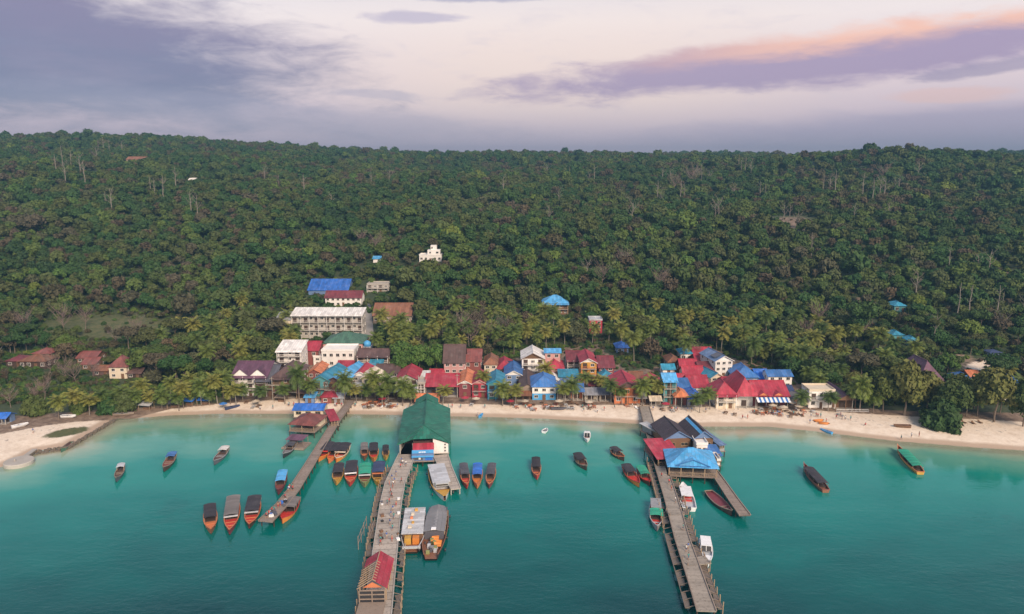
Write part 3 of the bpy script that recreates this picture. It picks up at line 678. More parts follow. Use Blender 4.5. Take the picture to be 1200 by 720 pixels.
hs('house', 'crimson roofed small house between the navy shed and the lane', 790,804,452,446,439,'gx','crimson','white',1)
# right waterfront
hs('restaurant', 'crimson hipped restaurant with white upper balcony, left end of the right red cluster', 838,862,479,463,446,'hip','crimson','cream',2,bal=True,dep=11)
hs('restaurant', 'wide crimson gabled restaurant with white shop front in the middle of the red cluster', 861,888,479,465,438,'hip','crimson','white',1,dep=17,opn=True)
hs('house', 'plain crimson roof squeezed behind the left restaurant of the red cluster', 849,866,462,453,442,'gx','crimson','redbrown',1)
r, W, D, h, fh = hs('restaurant', 'crimson restaurant with two orange gablets and a blue and white striped awning', 884,924,479,464,446,'gx','crimson','maroon',1,opn=True,dep=14)
for sx in (-.28, .18):
    q = MB(); x = sx*W; w_ = W*.3; rr = 1.1
    q.slab([(x-w_/2,-.7,h+.25),(x,-.7,h+.25+rr),(x,2.6,h+.35+rr),(x-w_/2,1.0,h+.3)], .1); q.slab([(x,-.7,h+.25+rr),(x+w_/2,-.7,h+.25),(x+w_/2,1.0,h+.3),(x,2.6,h+.35+rr)], .1); q.build('gablet', RM('crimson'), r)
    g = MB(); g.face([(x-w_/2+.1,-.5,h+.18),(x+w_/2-.1,-.5,h+.18),(x,-.5,h+.18+rr)]); g.face([(x+w_/2-.1,-.4,h+.18),(x-w_/2+.1,-.4,h+.18),(x,-.4,h+.18+rr)]); g.build('gablet_front', WM('orange'), r)
aw = MB(); n = 15
for i in range(n):
    xa = -W/2 + W*i/n; aw.slab([(xa,-2.6,h-1.6),(xa+W/n,-2.6,h-1.6),(xa+W/n,-.25,h-.55),(xa,-.25,h-.55)], .05, mi=i % 2)
aw.build('awning', [PM('plastic_white'), PM('blue')], r)
hs('house', 'dark navy roofed house just right of the striped awning restaurant', 911,931,471,462,452,'gx','navy','brown',1)
hs('house', 'plain white two level house with flat brown edged roof between two palms', 947,978,479,460,457,'flat','cream','white',2,bal=True,dep=7,base=G(962, 478))
r, W, D, h, fh = hs('restaurant', 'dark purple roofed timber restaurant with white picket terrace', 978,1003,481,469,446,'gy','purple','wood',1,opn=True,dep=17)
railing(W+4, -2.2, .1).build('picket_railing', PM('plastic_white'), r, loc=(1.5, 0, 0))
hs('house', 'huge steep purple brown hipped hall among trees at the right', 1075,1106,462,449,419,'hip','purple','darkwood',1,dep=18)
hs('cottage', 'small blue hipped cottage left of the orange roof at the far right', 1124,1140,452,446,438,'hip','blue','navy',1)
hs('cottage', 'orange red roofed cottage between two small blue ones at the far right', 1136,1150,448,442,435,'gx','orange','redbrown',1)
hs('cottage', 'small blue cottage right of the orange roof, below the sandy clearing', 1151,1164,454,448,441,'hip','blue','slateblue',1)
hs('house', 'large vivid blue hipped roof cut by the right edge of the photo', 1176,1212,470,457,440,'hip','royal','white',1,dep=13)
hs('cottage', 'teal stilt cottage highest on the right hillside', 1047,1062,366,359,353,'hip','teal','tealwall',1,wf='cream')
hs('cottage', 'grey green cottage half hidden below the highest teal one', 1045,1059,400,393,387,'hip','teal','tealwall',1)
hs('cottage', 'teal stilt cottage with pale posts beside the tall bare tree', 1065,1077,407,400,394,'hip','teal','tealwall',1,bal=False)
hs('cottage', 'tiny dark blue cottage above the sandy clearing at the right', 1159,1173,420,415,411,'hip','navy','slateblue',1)
# hillside buildings
r, W, D, h, fh = hs('apartment_building', 'long three storey building with white roof strip and rows of balconies on the hillside', 343,426,396,369,362,'shed','white','concrete',3,bal=True,dep=8,balc='white',hide=15)
x = -W/2; MB().box(x-7, x, -3, 6, -4, 9).build('wing', WM('cream'), r); MB().slab([(x-7.4,-3.4,9.1),(x+.2,-3.4,9.1),(x+.2,6.2,11.5),(x-7.4,6.2,11.5)], .1).build('wing_roof', RM('grey'), r)
for f in range(3): window(r, x-3.5, -3.031, f*3+.9, 1.2, 1.2)
hs('house', 'broad rusty brown roofed house right of the long white striped building', 437,482,379,370,355,'gx','rust','oldwood',1,dep=17,hide=6)
r, W, D, h, fh = hs('villa', 'white walled villa with dark red roof and pale skylight strip above the long building', 381,424,359,349,341,'gx','maroon','white',2,dep=9,hide=6)
hs('warehouse', 'long low building under a vivid blue tarpaulin roof on the hillside', 361,408,345,341,328,'gx','royal','slateblue',1,win=False,hide=3)
hs('building_frame', 'unfinished grey concrete frame building right of the blue tarpaulin roof', 430,456,342,334,332,'flat','concrete','concrete',2,bal=True,dep=8,cat='building')
r, W, D, h, fh = hs('villa', 'white stepped villa with a square tower alone high in the forest', 491,518,307,300,297,'flat','white','white',1,dep=8,wf='white',hide=2)
MB().box(-W*.14, W*.42, 1.5, D-1, h+.21, h+3.2).build('upper_storey', WM('white'), r); MB().box(0, W*.26, 2.5, D-2, h+3.202, h+5.9).build('tower', WM('white'), r)
window(r, W*.06, 2.469, h+4, .8, 1.1); window(r, -W*.02, 1.469, h+1.2, 1.0, 1.1); window(r, W*.3, 1.469, h+1.2, 1.4, 1.1)
hs('pavilion', 'timber pavilion with light blue two tier hipped roof on the hillside', 636,666,369,356,346,'hip','sky','wood',2,bal=True,dep=11,balc='timber',hide=0)
hs('house', 'narrow pink three storey house with grey flat roof below the blue pavilion', 690,706,391,376,371,'flat','steel','crimson',3,dep=7,hide=3)
hs('hut', 'bright blue roofed hut alone among palms above the village', 722,737,414,409,402,'hip','royal','slateblue',1,hide=4)
hs('farmhouse', 'reddish brown house on the clearing just under the left skyline', 148,170,191,187,184,'gx','rust','timber',1,dep=12)
hs('hut', 'tiny white roofed hut right of the farmhouse under the left skyline', 221,230,214,212,210,'gx','white','white',1,win=False)
hs('hut', 'tiny light blue roofed hut in a forest gap left of the white villa', 437,447,308,304,301,'gx','sky','white',1,win=False)
hs('shed', 'blue tarpaulin shed by the shore at the far left edge', -3,8,498,492,486,'gx','royal','slateblue',1,opn=True)
# water tower with blue tanks
p = G(431, 420); s = F/depth_of(*p); r = empty('water_tower', p, 0, 'blue water tanks stacked on a frame beside the brown roofed hotel', 'water tower')
for a in (-1.2, 1.2):
    for b in (-1.2, 1.2): MB().box(a-.12, a+.12, b-.12, b+.12, -1, 5.2).build('leg', PM('steel'), r)
MB().box(-1.6, 1.6, -1.6, 1.6, 5.2, 5.4).build('platform', PM('steel'), r)
MB().tube([(0,0,5.4),(0,0,7.0),(0,0,7.5),(0,0,7.9)], [1.6,1.6,1.0,.3], 14).build('tank', PM('sky'), r, smooth=True)
BOXES.append((424,439,396,418,p.y,p.x,p.y,2,2))
# the steep lane up the hill
def strip(name, pts, w, m, dz=.12, label=None, cat=None):
    q = MB(); P_ = []
    for a, b in zip(pts, pts[1:]):
        for k in range(6): P_.append(a.lerp(b, k/6))
    P_.append(pts[-1]); L_ = []
    for i, c in enumerate(P_):
        d = (P_[min(i+1, len(P_)-1)] - P_[max(i-1, 0)]); n = Vector((-d.y, d.x, 0)).normalized()*w/2
        a, b = c+n, c-n
        L_.append((Vector((a.x, a.y, float(hgt(a.x, a.y))+dz)), Vector((b.x, b.y, float(hgt(b.x, b.y))+dz))))
    for (a, b), (c, d) in zip(L_, L_[1:]): q.slab([b, a, c, d], .4)
    return tag(q.build(name, m), label, cat, kind='structure')
strip('road', [G(427,425), G(431,405), G(432,388), G(431,372), G(428,352)], 4.5, dull('lane_concrete', (.30,.28,.26), .9, .3, .2), .15, 'narrow grey concrete lane climbing the hill', 'road')
strip('path', [G(1073,412), G(1083,413), G(1090,409)], 1.6, dull('path_dirt', (.42,.33,.25), .95, .3, .3), .2, 'pale dirt path by the tall bare tree', 'path')
# ------------------------------------------------------------------ piers
PILES = []
def frame_of(a, b):
    d = (b-a); d.z = 0; d.normalize(); return d, Vector((-d.y, d.x, 0))
def pier(name, label, pts, ws, z, deckm, pile=.28, step=3.6, ledge=0, rails=False, group='piers of the bay', edgem='oldwood', curb=True):
    """pts: photo points of the deck's middle, ws: deck width in metres at each"""
    Q = [P(px, py, z) for px, py in pts]; o = Q[0].copy(); o.z = 0
    root = empty(name, o, 0, label, 'pier', group)
    q = MB(); dist = 0; LL = []
    for i, c in enumerate(Q):
        d1 = frame_of(Q[max(i-1, 0)], Q[min(i+1, len(Q)-1)])[1]
        LL.append((c + d1*ws[i]/2 - o, c - d1*ws[i]/2 - o))
    for i in range(len(Q)-1):
        (a, b), (c, d) = LL[i], LL[i+1]; l = (Q[i+1]-Q[i]).length
        q.slab([b, a, c, d], .25, [(0, dist), (ws[i], dist), (ws[i+1], dist+l), (0, dist+l)]); dist += l
    q.build('deck', deckm, root)
    for sgn in (0, 1):
        e = MB()
        for i in range(len(Q)-1):
            a, c = LL[i][sgn], LL[i+1][sgn]; e.bar(a + Vector((0,0,.12 if curb else -.2)), c + Vector((0,0,.12 if curb else -.2)), .22)
        e.build('edge_beam', PM(edgem), root)
    n = 0; pm = MB().tube([(0,0,-6),(0,0,0)], pile/2+.02, 7).mesh('pile', PM('darkwood' if edgem != 'concrete' else 'concrete'))
    up = MB().tube([(0,0,-5.5),(0,0,1.0)], .11, 6).mesh('post', PM('timber'))
    tot = 0; segs = []
    for i in range(len(Q)-1): segs.append((tot, (Q[i+1]-Q[i]).length, i)); tot += segs[-1][1]
    k = 1.0
    while k < tot and n < 96:
        for s0, l, i in segs:
            if s0 <= k < s0+l:
                f = (k-s0)/l
                for sgn in (0, 1):
                    p = LL[i][sgn].lerp(LL[i+1][sgn], f); c = LL[i][0].lerp(LL[i+1][0], f).lerp(LL[i][1].lerp(LL[i+1][1], f), .5)
                    pp = p.lerp(c, .12); link('pile', pm, root, (pp.x, pp.y, z-.26)); n += 1
                g = LL[i][0].lerp(LL[i+1][0], f); g2 = LL[i][1].lerp(LL[i+1][1], f)
        k += step
    if ledge:      # a lower service ledge with fender posts down both sides
        k0, k1 = tot*ledge[1], tot*ledge[2]; lw = ledge[0]
        for sgn in (0, 1):
            e = MB(); k = k0; prev = None
            while k < k1:
                for s0, l, i in segs:
                    if s0 <= k < s0+l:
                        f = (k-s0)/l; p = LL[i][sgn].lerp(LL[i+1][sgn], f); out = (LL[i][sgn]-LL[i][1-sgn]).normalized()
                        a = p + out*.15; b = p + out*(.15+lw); a.z = b.z = z-.9
                        if prev and random.random() > .22:
                            e.slab([prev[0].lerp(prev[1], random.uniform(0,.5)), prev[1], b, a.lerp(b, random.uniform(0,.5))], .1)
                        if prev: e.bar(prev[1], b, .16)
                        e.bar(p + Vector((0,0,-.35)), b, .14)
                        if n < 100:
                            m = link('fender_post', up, root, (b.x, b.y, z-.5+random.uniform(-.5,.35))); m.rotation_euler = (random.uniform(-.06,.06), random.uniform(-.06,.06), 0); n += 1
                        prev = (a, b)
                k += 2.6
            e.build('ledge', PM('rottenwood'), root)
    if rails:
        for sgn in (0, 1):
            e = MB()
            for i in range(len(Q)-1):
                a, c = LL[i][sgn], LL[i+1][sgn]; m_ = max(1, int((c-a).length/2.6))
                for j in range(m_): pq = a.lerp(c, j/m_); e.bar(pq, pq+Vector((0,0,1.0)), .09)
                e.bar(a+Vector((0,0,1)), c+Vector((0,0,1)), .08)
            e.build('railing', PM('oldwood'), root)
    return root
deck_conc = plankm('deck_concrete', (.40,.35,.30), 2.4, 1, .75)
deck_wood = plankm('deck_planks', (.27,.215,.18), .45, 1, .8)
deck_grey = plankm('deck_grey_planks', (.32,.28,.235), .5, 1, .8)
pier('pier', 'narrow crooked timber pier at the left, beside the red roofed stilt restaurant',
     [(411,470),(395,492),(384,510),(362,546),(345,573),(330,592),(311,611)], [2.6,2.6,2.6,2.8,3.0,3.1,3.6], 1.9, deck_wood, .24, 3.4)
pier('pier', 'wide concrete pier in the middle, running under the green roofed hall towards the viewer',
     [(484,520),(475,538),(463,566),(458,590),(452,640),(447,680),(440,740)], [5.0,5.2,5.3,5.3,5.3,5.3,5.3], 2.0, deck_conc, .4, 4.6, ledge=(1.5,.18,1.0), edgem='concrete')
pier('pier', 'short side jetty right of the green roofed hall, next to the grey roofed ferry',
     [(516,533),(522,548),(529,562),(534,573)], [4.4,3.6,2.9,2.6], 1.8, deck_conc, .3, 3.2, edgem='concrete')
pier('pier', 'long straight pier at the right, leading from the beach to the lower edge',
     [(755,476),(765,512),(775,548),(786,583),(800,633),(816,680),(828,716)], [3.4,3.5,3.4,3.4,3.4,3.5,3.7], 2.0, deck_grey, .3, 4.4, ledge=(1.6,.4,1.0))
pier('pier', 'short narrow side pier slanting out from the blue hipped pavilion at the right',
     [(834,549),(846,566),(859,585),(873,604)], [2.2,2.4,2.6,2.8], 1.8, deck_wood, .24, 3.0)
for a, b in (((786,601),(796,600)),((806,659),(826,656))):     # the cross landings of the right pier
    A, B = P(a[0]-4, a[1], 2.0), P(b[0]+4, b[1], 2.0)
    c = (A+B)/2; r = empty('landing_stage', (c.x, c.y, 0), math.atan2((B-A).y, (B-A).x), 'wider cross landing %s on the right pier' % ('halfway along' if a[1] > 640 else 'nearer the beach'), 'landing stage')
    hw = (B-A).length/2
    MB().box(-hw, hw, -1.5, 1.5, 1.85, 2.05).build('deck', deck_grey, r)
    for i in (-1, 1):
        for j in (-1, 1): MB().tube([(i*(hw-.2), j*1.3, -5), (i*(hw-.2), j*1.3, 2.6)], .14, 6).build('pile', PM('oldwood'), r)
def platform(root, W, D, z, y0=0, x0=0, m=None, step=3.2, nm='platform'):
    MB().box(x0-W/2, x0+W/2, y0, y0+D, z-.22, z).build(nm, m or deck_wood, root)
    nx, ny = max(1, int(W/step)), max(1, int(D/step/1.6)); pm = MB().tube([(0,0,-8),(0,0,0)], .15, 6).mesh('pile', PM('darkwood'))
    for i in range(nx+1):
        for j in range(ny+1): link('pile', pm, root, (x0-W/2+.25+(W-.5)*i/nx, y0+.25+(D-.5)*j/ny, z-.22))
def seen(root, x0, x1, yt, yb, D=10, W=10): BOXES.append((x0, x1, yt, yb, root.location.y, root.location.x, root.location.y+D/2, W/2, D/2))
# green hall over the wide pier
A, B = P(464, 523, 5.2), P(527, 519, 5.2); c = (A+B)/2; W = (B-A).length-1; Dh = 37; rz = R(5)
hall = empty('boat_terminal', (c.x+.2, c.y+.8, 0), rz, 'large green roofed boat terminal hall over the wide middle pier', 'terminal')
h0 = 5.2; rs = 3.6; q = MB(); x1 = W/2+.5; yr = 5.2; zr = h0+rs; ye = -.6; zc = h0+rs*.55; xc = x1*.42
q.slab([(-x1,ye,h0),(-xc,ye,zc),(0,yr,zr),(0,Dh-4,zr),(-x1,Dh-4,h0)][:3], .12)
q.slab([(-x1,ye,h0),(0,yr,zr),(0,Dh-6,zr),(-x1,Dh-6,h0)], .12); q.slab([(0,yr,zr),(x1,ye,h0),(x1,Dh-6,h0),(0,Dh-6,zr)], .12)
q.slab([(-x1,ye,h0),(-xc,ye,zc-.3),(0,yr,zr)], .12); q.slab([(x1,ye,h0),(0,yr,zr),(xc,ye,zc-.3)], .12); q.slab([(-xc,ye,zc-.3),(xc,ye,zc-.3),(0,yr,zr)], .12)
rfo = q.build('roof', RM('green'), hall)
MB().slab([(-x1*.5,Dh-7,h0+rs*.5),(0,Dh-7,zr+.35),(0,Dh-1,zr+.35),(-x1*.5,Dh-1,h0+rs*.5)], .12).slab([(0,Dh-7,zr+.35),(x1*.5,Dh-7,h0+rs*.5),(x1*.5,Dh-1,h0+rs*.5),(0,Dh-1,zr+.35)], .12).build('rear_roof', RM('green'), hall)
MB().bar((0,yr,zr+.06),(0,Dh-6,zr+.4),.35).bar((-x1,ye,h0+.05),(0,yr,zr+.06),.25).bar((x1,ye,h0+.05),(0,yr,zr+.06),.25).build('ridge_cap', RM('green'), rfo)
platform(hall, W, Dh, 2.0, 0, 0, deck_conc, 4.0, 'floor')
MB().box(W/2-.25, W/2-.05, .2, Dh-1, 2.0, h0-.25).build('side_wall', WM('tealwall'), hall)
MB().box(-W/2+.05, -W/2+.25, 3, Dh-1, 2.0, h0-.25).build('side_wall', WM('white'), hall)
fw = MB(); fw.box(W*.18, W/2-.26, .05, .2, 2.0, h0-.3); fw.face([(W*.18,.05,h0-.3),(W/2-.26,.05,h0-.3),(W*.18,.05,h0+rs*.38)]); fw.build('front_wall', WM('white'), hall)
MB().box(-W/2+4.2, W*.18-.01, 2.2, 2.4, 2.0, h0).build('inner_wall', WM('brown'), hall)
for i in range(3): window(hall, W*.42, .029, 2.5+i*.95, .5, .5)
for i in range(9): MB().box(-.15, .15, -.15, .15, 2.0, h0-.1).build('post', PM('concrete'), hall, loc=(-W/2+.3 if i % 2 else -W/2+4.0, .4+4*(i//2), 0))
aw = MB().slab([(-W*.22,-2.3,h0-1.1),(W*.2,-2.3,h0-1.1),(W*.2,.0,h0+.15),(-W*.22,.0,h0+.15)], .1).build('awning', RM('crimson'), hall)
# ticket office built out under the awning, with the blue banner
tk = MB().box(-W*.23, W*.19, -4.4, -2.35, 1.7, 3.6).build('ticket_office', PM('slateblue'), hall)
bn = MB().slab([(-W*.235,-4.9,2.9),(W*.195,-4.9,2.9),(W*.195,-2.4,4.15),(-W*.235,-2.4,4.15)], .08).build('banner', PM('sky'), hall)
mk = MB(); bw = W*.43; random.seed(5); sl = Vector((0, 2.5, 1.25))
for row, (f, xa, xb) in enumerate(((.62, .32, .62), (.3, .42, .72))):     # two lines of white lettering, unreadable at this distance
    x = -W*.235 + bw*xa
    while x < -W*.235 + bw*xb:
        l = random.uniform(.18,.34); p0 = Vector((x, -4.9, 2.9)) + sl*f + Vector((0,-.02,.035)); mk.slab([p0, p0+Vector((l,0,0)), p0+Vector((l,0,0))+sl*.14, p0+sl*.14], .02); x += l + random.uniform(.08,.14)
mk.build('lettering', PM('plastic_white'), bn)
MB().box(-W*.21, -W*.02, -4.46, -4.41, 1.9, 2.85).build('window', PM('slate'), tk); MB().box(W*.03, W*.17, -4.46, -4.41, 1.8, 2.85).build('door', PM('royal'), tk)
MB().box(-W*.10, -W*.06, -4.52, -4.465, 2.1, 2.8).build('notice', PM('plastic_white'), tk)
platform(hall, W*.46, 4.9, 1.7, -4.9, -W*.02, None, 2.6, 'apron')
seen(hall, 464, 527, 471, 540, 37, 16)
# pair of orange roofs behind the hall, on the beach
hs('kiosk', 'two orange roofed stalls on the sand behind the green hall', 487,514,477,470,462,'gx','orange','redbrown',1,opn=True,dep=5)
# pavilion at the end of the middle pier
A = P(434, 655, 4.6); B = P(463, 653, 4.6); c = (A+B)/2; W = (B-A).length*1.0
pv_ = empty('pier_shelter', (c.x+.0, c.y-11.0, 2.0), R(2), 'crimson gabled shelter with bare rafters near the end of the wide pier', 'shelter')
hh = 2.7; rr = 1.9; Lr = 10.5
q = MB(); q.slab([(0,-.3,hh+rr),(W/2+.3,-.3,hh),(W/2+.3,Lr,hh),(0,Lr,hh+rr)], .1); q.slab([(-W/2-.3,Lr-3.2,hh),(0,Lr-3.2,hh+rr),(0,Lr,hh+rr),(-W/2-.3,Lr,hh)], .1); q.build('roof', RM('crimson'), pv_)
for i in range(8):
    y = -.3 + i*.95; MB().bar((-W/2-.5,y,hh-.1),(0,y,hh+rr),.13).bar((0,y,hh+rr),(W*.12,y,hh+rr-.35),.13).build('rafter', PM('timber'), pv_)
MB().bar((0,-.4,hh+rr+.08),(0,Lr,hh+rr+.08),.16).build('ridge_beam', PM('timber'), pv_)
for sx in (-1, 1):
    MB().bar((sx*W/2,-.4,hh-.05),(sx*W/2,Lr,hh-.05),.18).build('wall_plate', PM('timber'), pv_)
    for i in range(4): MB().box(-.12,.12,-.12,.12,0,hh-.1).build('post', PM('timber'), pv_, loc=(sx*(W/2-.05), .1+3.4*i, 0))
g = MB(); g.face([(-W*.36,-.45,hh+.25),(W*.36,-.45,hh+.25),(0,-.45,hh+1.35)]); g.face([(W*.36,-.38,hh+.25),(-W*.36,-.38,hh+.25),(0,-.38,hh+1.35)]); g.build('gable_board', WM('orange'), pv_)
fr = MB()
for z in (hh+.1, hh-.75, hh-1.7): fr.box(-W/2+.1, W/2-.1, -1.3, -1.15, z-.1, z+.1)
for x in (-W/2+.1, 0, W/2-.1): fr.box(x-.1, x+.1, -1.32, -1.14, 0, hh+.1)
fr.build('front_frame', PM('oldwood'), pv_)
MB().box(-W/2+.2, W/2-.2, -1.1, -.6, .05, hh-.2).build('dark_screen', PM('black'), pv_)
MB().box(-W/2+.05, W/2-.05, -9.5, -1.35, .006, .42).build('concrete_block', WM('oldwood'), pv_)
# lattice of scaffold poles left of the wide pier
c = P(433, 622, 2); sc_ = empty('mooring_frame', (c.x, c.y, 0), 0, 'frame of pale poles fixed to the left side of the wide pier', 'mooring frame')
for i in range(4):
    for j in range(2): MB().tube([(-1.6+j*2.0, -5+i*3.2, -5), (-1.6+j*2.0, -5+i*3.2, 3.3-.4*j)], .08, 6).build('pole', PM('oldwood'), sc_)
for j in range(2): MB().bar((-1.6+2*j,-5,2.9-.4*j),(-1.6+2*j,4.6,2.9-.4*j),.1).bar((-1.6+2*j,-5,1.5),(-1.6+2*j,4.6,1.5),.1).build('rail', PM('oldwood'), sc_)
# ---- right pier complex
def stilt(name, label, pts4, z, roof, rc, wc, rise, fl=2.0, opn=False, gable=None, cat='restaurant', sink=0, hip=.9):
    """pts4: photo points of the eave corners front-left, front-right, back-right, back-left at height z"""
    a, b, c_, d = [P(px, py, z) for px, py in pts4]
    W = ((b-a).length + (c_-d).length)/2 - 1.0; D = ((d-a).length + (c_-b).length)/2 - 1.0
    v = (b-a) + (c_-d); rz = math.atan2(v.y, v.x); cc = (a+b+c_+d)/4
    o = cc - Matrix.Rotation(rz, 3, 'Z') @ Vector((0, D/2, 0))
    r = empty(name, (o.x, o.y, 0), rz, label, cat); h = z - .3
    roof_parts(r, roof, W, D, h-fl, rc, rise, .5, gable, wc, fl)
    platform(r, W+.6, D+.6, fl, -.3)
    n = max(2, int(W/3))
    if opn:
        for i in range(n+1):
            for y in (.1, D-.1): MB().box(-.1,.1,-.1,.1,0,h-fl-.02).build('post', PM('timber'), r, loc=(-W/2+.1+(W-.2)*i/n, y, fl))
        MB().box(-W/2+.3, W/2-.3, D*.55, D-.4, fl+.003, h-.1).build('inner_wall', WM(wc), r)
        railing(W, .05, fl).build('railing', PM('timber'), r)
    else:
        MB().box(-W/2, W/2, 0, D, fl+.003, h).build('wall', WM(wc), r)
        for i in range(n): window(r, -W/2+W*(i+.5)/n, -.031, fl+1.0, W/n*.5, .9, 0, 'timber')
    xs = [p[0] for p in pts4]; ysx = [p[1] for p in pts4]
    BOXES.append((min(xs), max(xs), min(ysx)-6, max(ysx)+8, o.y, o.x, o.y+D/2, W/2, D/2))
    return r, W, D, h
r, W, D, h = stilt('restaurant', 'black roofed stilt restaurant with a blue grey front gable, left of its twin', ((772,514),(807,513),(799,494),(768,496)), 5.6, 'gy', 'blackroof', 'wood', 2.3, gable='slateblue')
r, W, D, h = stilt('restaurant', 'black roofed stilt restaurant with a turquoise stripe down its roof, right twin', ((806,514),(833,513),(824,494),(799,495)), 5.6, 'gy', 'blackroof', 'wood', 2.3, gable='slateblue')
zs = lambda x: h+.2+2.3*(1-abs(x)/(W/2))
MB().slab([(-W*.2,-.3,zs(-W*.2)),(-W*.08,-.3,zs(-W*.08)),(-W*.08,D,zs(-W*.08)),(-W*.2,D,zs(-W*.2))], .06).build('roof_stripe', RM('sky'), r)
r, W, D, h = stilt('pavilion', 'bright blue hipped pavilion, biggest roof over the water on the right pier', ((783,547),(846,549),(832,528),(776,525)), 4.8, 'hip', 'sky', 'timber', 3.2, opn=True)
g = MB(); x2 = W*.36; k = 1.9
g.slab([(-x2,-.25,h+.34+.15),(0,-.25,h+.34+k),(0,2.6,h+.34+k+.05),(-x2*.2,2.2,h+.34+1.2)], .1); g.slab([(0,-.25,h+.34+k),(x2,-.25,h+.34+.15),(x2*.2,2.2,h+.34+1.2),(0,2.6,h+.34+k+.05)], .1); g.build('front_gable', RM('sky'), r)
g = MB().bar((-x2,-.3,h+.52),(0,-.3,h+.42+k),.16).bar((0,-.3,h+.42+k),(x2,-.3,h+.52),.16).bar((-x2,-.3,h+.5),(x2,-.3,h+.5),.14); g.build('barge_board', PM('blue'), r)
g = MB(); g.face([(-x2+.3,-.1,h+.35),(x2-.3,-.1,h+.35),(0,-.1,h+.3+k)]); g.build('gable_board', RM('sky'), r)
stilt('market_hall', 'low crimson roofed hall spanning the right pier in front of the black roofs', ((765,537),(786,536),(797,516),(758,518)), 4.3, 'shed', 'crimson', 'redbrown', 1.0, opn=True, cat='hall')
stilt('walkway_canopy', 'pale flat walkway canopy on the right pier left of the black roofs', ((765,512),(775,509),(769,494),(760,495)), 4.3, 'shed', 'lightgrey', 'grey', .3, opn=True, cat='canopy')
stilt('shed', 'grey blue lean to roof hanging on the right side of the black roofed restaurants', ((832,522),(842,521),(835,503),(827,504)), 4.2, 'shed', 'slateblue', 'grey', .4, cat='shed')
stilt('shed', 'blue lean to roof between the grey blue one and the bright blue pavilion', ((829,534),(845,533),(841,522),(824,521)), 3.8, 'shed', 'blue', 'slateblue', .4, cat='shed')
stilt('kiosk', 'small white walled box house between the black roofs and the bright blue pavilion', ((812,521),(829,521),(828,512),(812,512)), 5.2, 'flat', 'white', 'white', .2, cat='kiosk')
stilt('cold_store', 'white box store at the right corner of the bright blue pavilion', ((837,540),(845,540),(842,531),(835,531)), 3.6, 'flat', 'white', 'white', .2, cat='store')
# ---- left pier houses
r, W, D, h = stilt('restaurant', 'rust red hipped restaurant on stilts beside the left pier', ((341,497),(376,499),(378,486),(350,484)), 4.4, 'hip', 'redbrown', 'cream', 2.0, opn=True)
stilt('warehouse', 'long building with bright blue tarpaulin roof behind the rust red stilt restaurant', ((345,480),(383,480),(382,472),(346,472)), 4.8, 'gx', 'royal', 'cream', 1.0, cat='warehouse')
stilt('walkway_canopy', 'crimson shed roof over the landward end of the left pier', ((382,494),(392,492),(397,480),(385,481)), 4.0, 'shed', 'crimson', 'redbrown', .6, opn=True, cat='canopy')
hs('house', 'small red hip roofed house on the beach behind the blue tarpaulin roof', 376,396,473,467,460,'hip','crimson','redbrown',1)
hs('shed', 'tiny pale blue roofed shed left of the small red hip roof on the beach', 357,369,473,468,464,'shed','sky','slateblue',1)
hs('shed', 'grey tin roofed shed beside the root of the left pier', 391,403,474,469,463,'shed','steel','grey',1)
# floating dock with purple tarpaulin
c = P(347, 524, 0); r = empty('floating_dock', (c.x, c.y, 0), R(-8), 'low floating dock with a dull purple tarpaulin beside the left pier', 'dock')
MB().box(-3.6, 3.6, -2.6, 3.2, .1, .5).build('deck', deck_wood, r); MB().slab([(-3,-1,2.6),(2.6,-1,2.6),(3.0,3,3.0),(-2.6,3,3.0)], .06).build('tarpaulin', RM('purple'), r)
for i in (-1, 1):
    for j in (-1, 1): MB().tube([(i*2.6+.1, 1+j*1.8, .3), (i*2.6+.1, 1+j*1.8, 2.75)], .07, 6).build('pole', PM('oldwood'), r)
MB().box(-3.5, 3.5, -2.6, -2.3, .505, .75).build('bench', PM('oldwood'), r)
# round jetty head and stone edging at the far left
c = P(22, 540, 1.0); r = empty('jetty_head', (c.x, c.y, 0), math.atan2((P(48,521,1)-c).y, (P(48,521,1)-c).x), 'round pale concrete platform with a short walkway at the far left shore', 'jetty')
MB().tube([(0,0,-3),(0,0,.9),(0,0,1.1)], [3.9,3.9,3.7], 28).build('platform', WM('concrete'), r)
MB().box(3.6, 9, -.7, .7, .8, 1.05).build('walkway', WM('concrete'), r); MB().tube([(-.5,.8,1.1),(-.5,.8,1.8)], .25, 8).build('bollard', PM('concrete'), r)
w_ = MB(); random.seed(3)
pts = [P(a, b, .6) for a, b in ((28,537),(40,530),(80,524),(100,512),(125,497),(136,491))]
for a, b in zip(pts, pts[1:]):
    n = int((b-a).length/.8)
    for i in range(n):
        for row in range(3):
            p = a.lerp(b, i/n) + Vector((random.uniform(-.3,.3), (row-1)*.7+random.uniform(-.3,.3), 0)); s = random.uniform(.25,.5); z = .1 + row*.25
            v = [p + Vector((random.uniform(.6,1)*s*dx, random.uniform(.6,1)*s*dy, z + random.uniform(.5,.9)*s*dz)) for dz in (-1, 1) for dx, dy in ((-1,-1),(1,-1),(1,1),(-1,1))]
            for q_ in ((0,3,2,1),(4,5,6,7),(0,1,5,4),(1,2,6,5),(2,3,7,6),(3,0,4,7)): w_.face([v[k]-Vector((0,0,.6)) for k in q_])
tag(w_.build('stone_edging', dull('wall_stone', (.15,.12,.09), .95, .4, .8, .4)), 'rough stone edging along the sandy spit at the left', 'sea wall')

